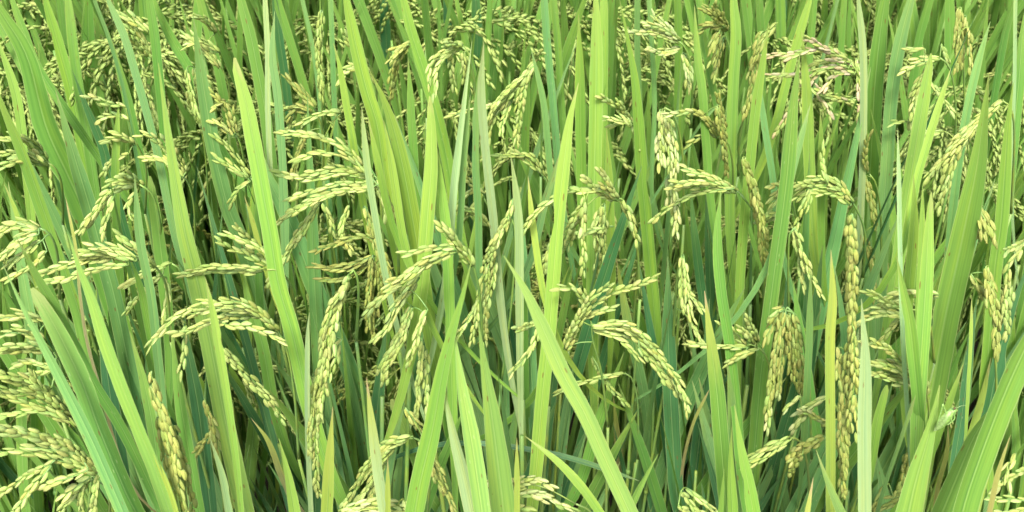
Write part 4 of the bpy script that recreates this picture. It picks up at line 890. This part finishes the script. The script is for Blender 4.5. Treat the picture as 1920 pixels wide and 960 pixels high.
# ------------------------------------------------------------------ the plants that stand between and behind them
def proto(kind, seed, leafy=False):
    """local parts of one tiller: stalk, three or four blades, and a nodding panicle with its grains"""
    r = random.Random(seed); H = r.uniform(.66, .76)
    base = np.zeros(3); parts = []
    lean = r.uniform(-.04, .04)
    stem = stalk_curve(base, np.array([lean, r.uniform(-.03, .03), H]), 9)
    mb = MB(); tube(mb, stem, np.linspace(.0026, .0014, len(stem)), 6); parts.append(('stalk', mb.mesh('stalk', M_STALK), (.11, .20, .04, 1), None))
    nl = 5
    for k in range(nl):
        z0 = H * ((.12 + .15 * k) if leafy else (.26 + .15 * k)) + r.uniform(-.03, .03)
        p0 = np.array([np.interp(z0, stem[:, 2], stem[:, q]) for q in range(3)])
        a = r.uniform(-1.1, 1.1) + (math.pi if k % 2 else 0)
        out_ = np.array([math.cos(a), math.sin(a), 0]); Lb = r.uniform(.36, .50) if leafy else r.uniform(.30, .46); rise = r.uniform(.965, .997) if leafy else r.uniform(.955, .995)
        n = 10; t = np.linspace(0, 1, n)
        droop = r.uniform(.0, .06) if leafy or k > 1 else r.uniform(.02, .25)
        C = p0 + out_[None] * (Lb * (math.sqrt(1 - rise ** 2)) * t ** 1.3)[:, None] + np.array([0, 0, 1.0])[None] * (Lb * (rise * t - droop * t ** 3))[:, None]
        C = C[::-1]
        wmax = r.uniform(.0120, .0170) if leafy else r.uniform(.0065, .0115); s = arclen(C)
        W = wmax * (0.03 + .97 * np.sin(np.clip(s / (.42 * Lb), 0, 1) * math.pi / 2)) * np.where(s > .75 * Lb, 1 - .5 * np.clip((s - .75 * Lb) / (.25 * Lb), 0, 1), 1)
        mb = MB(); face = unit(np.array([out_[1] * .9 + .1, -abs(out_[0]) - .3, .25]))
        blade(mb, C, W, face, yaw=r.uniform(-.5, .5), twist=r.uniform(-.7, .7), fold=r.uniform(.08, .3), across=2, ragged=.03)
        c = LC['t'] if leafy and k == 0 and r.random() < .55 else LC[r.choice('gdddbb' if leafy else 'gggybyy')]
        parts.append(('leaf', mb.mesh('leaf', M_LEAF), c, None))
    if kind:
        top = stem[-1]; a = r.uniform(0, 6.28); o2 = np.array([math.cos(a), math.sin(a), 0]); ll = r.uniform(.17, .22)
        t = np.linspace(0, 1, 12)
        ax = top + o2 * (ll * .55 * t ** 1.4)[:, None] + np.array([0, 0, 1.]) * (ll * (.62 * t - .55 * t ** 2.3))[:, None]
        mb = MB(); tube(mb, ax, np.linspace(.0012, .0005, 12), 5); gb = MB()
        for b_ in range(12):
            i = 2 + int(b_ * .78); p0 = ax[min(i, 11)]; a2 = a + r.uniform(-1.3, 1.3); o3 = np.array([math.cos(a2), math.sin(a2), 0])
            lb = r.uniform(.055, .10); tt = np.linspace(0, 1, 7)
            C = p0 + o3 * (lb * .85 * tt ** .9)[:, None] + np.array([0, 0, 1.]) * (lb * (.30 * tt - .85 * tt ** 2.0))[:, None]
            tube(mb, C, .0005, 4)
            for (q, d) in strand_grains(C, step=.52, face=np.array([math.sin(a2), -math.cos(a2), .3])):
                g_ = r.choice(SMALL); M = np.array(grain_frame(q, d, r.uniform(0, 6.28), r.uniform(.0082, .0098)))
                gb.add(g_[0] @ M[:3, :3].T + M[:3, 3], g_[1], g_[2])
        parts.append(('panicle', mb.mesh('panicle', M_STALK), (.20, .30, .06, 1), None))
        parts.append(('grains', gb.mesh('grains', M_GRAIN), GC[r.choice(['pale', 'green', 'green', 'green', 'olive'])], 'panicle'))
    return parts, H

PROTOS = [proto(True, 100 + k) for k in range(12)] + [proto(False, 200 + k) for k in range(6)] + [proto(False, 300 + k, True) for k in range(10)]

def place(parts, base, rz, sc, label):
    pl = new_plant(base, label); pl.rotation_euler = (random.uniform(-.05, .05), random.uniform(-.05, .05), rz); pl.scale = (sc, sc, sc)
    pan = None
    for (nm, me, c, par) in parts:
        o = link(nm, me, pan if par else pl, vary(c, .12))
        if nm == 'panicle': pan = o
        if nm == 'grains': o['kind'] = 'stuff'
    return pl

stuff = []
spots = []
# hills 0.17 m apart, several tillers each
for iy in range(0, 24):
    for ix in range(-16, 17):
        hx = ix * .165 + (.08 if iy % 2 else 0) + random.uniform(-.03, .03); hy = .74 + iy * .145 + random.uniform(-.03, .03)
        for k in range(13 if hy < 1.15 else (14 if hy < 1.9 else 7)):
            if abs(hx) < .62 + .62 * hy: spots.append((hx + random.gauss(0, .035), hy + random.gauss(0, .030)))
random.shuffle(spots)
spots.sort(key=lambda q: q[1])
for l_, b_ in zip(lines, BLADES):             # labelled blades serve as landmarks too
    if b_[4]:
        P = path(b_[3]); ph = b_[4].replace('rice plant with a ', 'the ').replace('rice plant with the ', 'the ').split(',')[0]
        if len(ph.split()) <= 8: REFS.append((np.clip(P[:, 0].mean(), 0, 1920), np.clip(P[:, 1].mean(), 0, 960), ph))
count = 0
for (x, y) in spots:
    zt = .80; tx, ty, td = pix((x, y, zt))
    low = ty > 400
    head = (not low) and random.random() < (.48 if y < 1.3 else .50)
    k = random.randrange(12) if head else (18 + random.randrange(10) if low or random.random() < .25 else 12 + random.randrange(6))
    parts, H = PROTOS[k]
    sc = (random.uniform(.96, 1.12) if y > 1.05 else random.uniform(.74, .88)) if not low else random.uniform(.82, .98)
    rz = random.uniform(0, 6.28)
    tx, ty, td = pix((x, y, (H + .08) * sc))
    inview = -20 < tx < 1940 and -25 < ty < 900
    if inview and NPLANT < 300 and y < 1.9:
        lead = 'rice plant with a small nodding seed head' if head else ('rice plant with broad upright dark leaves' if k >= 18 else 'rice plant with plain green leaves')
        lab = relation(tx, ty, USED, lead) or f'{lead} in the crowded stand behind'
        place(parts, np.array([x, y, 0.0]), rz, sc, lab)
    else:
        stuff.append((k, x, y, rz, sc))
    count += 1

# everything past that number reads as one mass: three joined bodies of the same crop
def joined(name, pick, mat, color, label, cat):
    cache = {}
    Vs, Fs, UVs, n = [], [], [], 0
    for (k, x, y, rz, sc) in stuff:
        for (nm, me, c, par) in PROTOS[k][0]:
            if nm not in pick: continue
            if me.name not in cache:
                v = np.zeros(len(me.vertices) * 3); me.vertices.foreach_get('co', v); v = v.reshape(-1, 3)
                li = np.zeros(len(me.loops), dtype=np.int32); me.loops.foreach_get('vertex_index', li)
                ls = np.zeros(len(me.polygons), dtype=np.int32); me.polygons.foreach_get('loop_total', ls)
                u = np.zeros(len(me.loops) * 2); me.uv_layers[0].data.foreach_get('uv', u)
                cache[me.name] = (v, li, ls, u.reshape(-1, 2))
            v, li, ls, u = cache[me.name]
            c_, s_ = math.cos(rz) * sc, math.sin(rz) * sc
            Vs.append(np.stack([v[:, 0] * c_ - v[:, 1] * s_ + x, v[:, 0] * s_ + v[:, 1] * c_ + y, v[:, 2] * sc], 1))
            Fs.append((li + n, ls)); UVs.append(u); n += len(v)
    V = np.vstack(Vs); LI = np.concatenate([f[0] for f in Fs]); LS = np.concatenate([f[1] for f in Fs]); U = np.vstack(UVs)
    me = bpy.data.meshes.new(name)
    me.vertices.add(len(V)); me.vertices.foreach_set('co', V.ravel())
    me.loops.add(len(LI)); me.loops.foreach_set('vertex_index', LI.astype(np.int32))
    me.polygons.add(len(LS)); me.polygons.foreach_set('loop_start', np.concatenate([[0], np.cumsum(LS)[:-1]]).astype(np.int32))
    me.polygons.foreach_set('use_smooth', np.ones(len(LS), dtype=bool))
    me.update(calc_edges=True)
    ul = me.uv_layers.new(name='UVMap'); ul.data.foreach_set('uv', U.ravel())
    me.materials.append(mat); me.validate()
    o = link(name, me, None, color); tag(o, label, cat, None, 'stuff'); return o

crop = joined('rice_crop', ('stalk', 'leaf'), M_LEAF, (.145, .300, .055, .2), 'green mass of rice leaves filling the field behind the nearer plants', 'rice crop')
gr = [s_ for s_ in stuff if s_[0] < 12 and s_[2] < 2.2 and -80 < pix((s_[1], s_[2], .8))[0] < 2000 and pix((s_[1], s_[2], .7))[1] > -90]
stuff = gr
heads = joined('rice_heads', ('grains',), M_GRAIN, GC['green'], 'pale seed heads massed among the leaves far back in the field', 'rice heads')

# ------------------------------------------------------------------ a green grasshopper on the broad folded blade
def plain(name, c, rough=.5):
    m, t = nodes(name); b = NB(t); geo = b.n('ShaderNodeNewGeometry')
    nz = b.n('ShaderNodeTexNoise'); nz.inputs['Scale'].default_value = 700.0; b.l(geo.outputs['Position'], nz.inputs['Vector'])
    cc = b.mix(b.ramp(nz.outputs[0], .35, .7), c + (1,), tuple(q * .6 for q in c) + (1,))
    pr = b.n('ShaderNodeBsdfPrincipled'); b.l(cc, pr.inputs['Base Color']); pr.inputs['Roughness'].default_value = rough
    o = b.n('ShaderNodeOutputMaterial'); b.l(pr.outputs[0], o.inputs[0]); return m
M_BUG, M_WING, M_EYE = plain('insect_green', (.20, .36, .08)), plain('insect_wing', (.20, .31, .10)), plain('insect_eye', (.10, .05, .02), .2)
gy_ = ydist(722, 1.03 - 272 * .0004) - 0.004
def bug_pt(px, py, dy=0.0): return at(px, py, gy_ + dy)
gb0 = bug_pt(1760, 805)
bug = empty('grasshopper', gb0); tag(bug, 'small pale green grasshopper clinging to a blade at the lower right', 'grasshopper')
axis = catmull(np.array([bug_pt(1757, 806), bug_pt(1766, 796), bug_pt(1776, 783), bug_pt(1786, 771), bug_pt(1792, 766)]), 16)
rad = np.array([.0004, .0010, .0015, .0018, .0020, .0022, .0023, .0024, .0025, .0026, .0026, .0025, .0024, .0023, .0018, .0008])
mb = MB(); tube(mb, axis, rad, 10)
def leg(pts, r0, r1):
    C = catmull(np.array(pts), 10); tube(mb, C, np.linspace(r0, r1, 10), 5)
for dz in (-.0018, .0018):
    leg([bug_pt(1778, 782, dz), bug_pt(1772, 770, dz), bug_pt(1768, 758, dz * 1.5)], .0009, .0005)      # hind thigh up to the knee
    leg([bug_pt(1768, 758, dz * 1.5), bug_pt(1762, 780, dz * 1.6), bug_pt(1755, 800, dz * 2)], .0005, .0003)
    leg([bug_pt(1782, 778, dz), bug_pt(1784, 790, dz * 1.6), bug_pt(1776, 797, dz * 2)], .0005, .0003)
    leg([bug_pt(1787, 773, dz), bug_pt(1790, 784, dz * 1.6), bug_pt(1784, 792, dz * 2)], .0005, .0003)
link('body', mb.mesh('body', M_BUG, gb0), bug)
for tip in ((1813, 760), (1800, 748)):
    mb = MB(); tube(mb, catmull(np.array([bug_pt(1792, 766), bug_pt((1792 + tip[0]) / 2, (766 + tip[1]) / 2 - 2), bug_pt(*tip)]), 8), np.linspace(.0003, .0001, 8), 4)
    link('antenna', mb.mesh('antenna', M_WING, gb0), bug)
for dz in (-.0014, .0014):
    mb = MB(); C = catmull(np.array([bug_pt(1752, 808, dz), bug_pt(1762, 795, dz - .0012), bug_pt(1774, 779, dz - .0014), bug_pt(1782, 771, dz)]), 12)
    blade(mb, C, .0042 * np.sin(np.linspace(.25, 2.7, 12)), TOCAM, fold=.3); link('wing', mb.mesh('wing', M_WING, gb0), bug)
    mb = MB(); e = bug_pt(1790, 766, dz * 1.1 - .001); tube(mb, np.array([e + FW * -.0005, e, e + FW * .0005]), np.array([.0003, .0008, .0003]), 8); link('eye', mb.mesh('eye', M_EYE, gb0), bug)
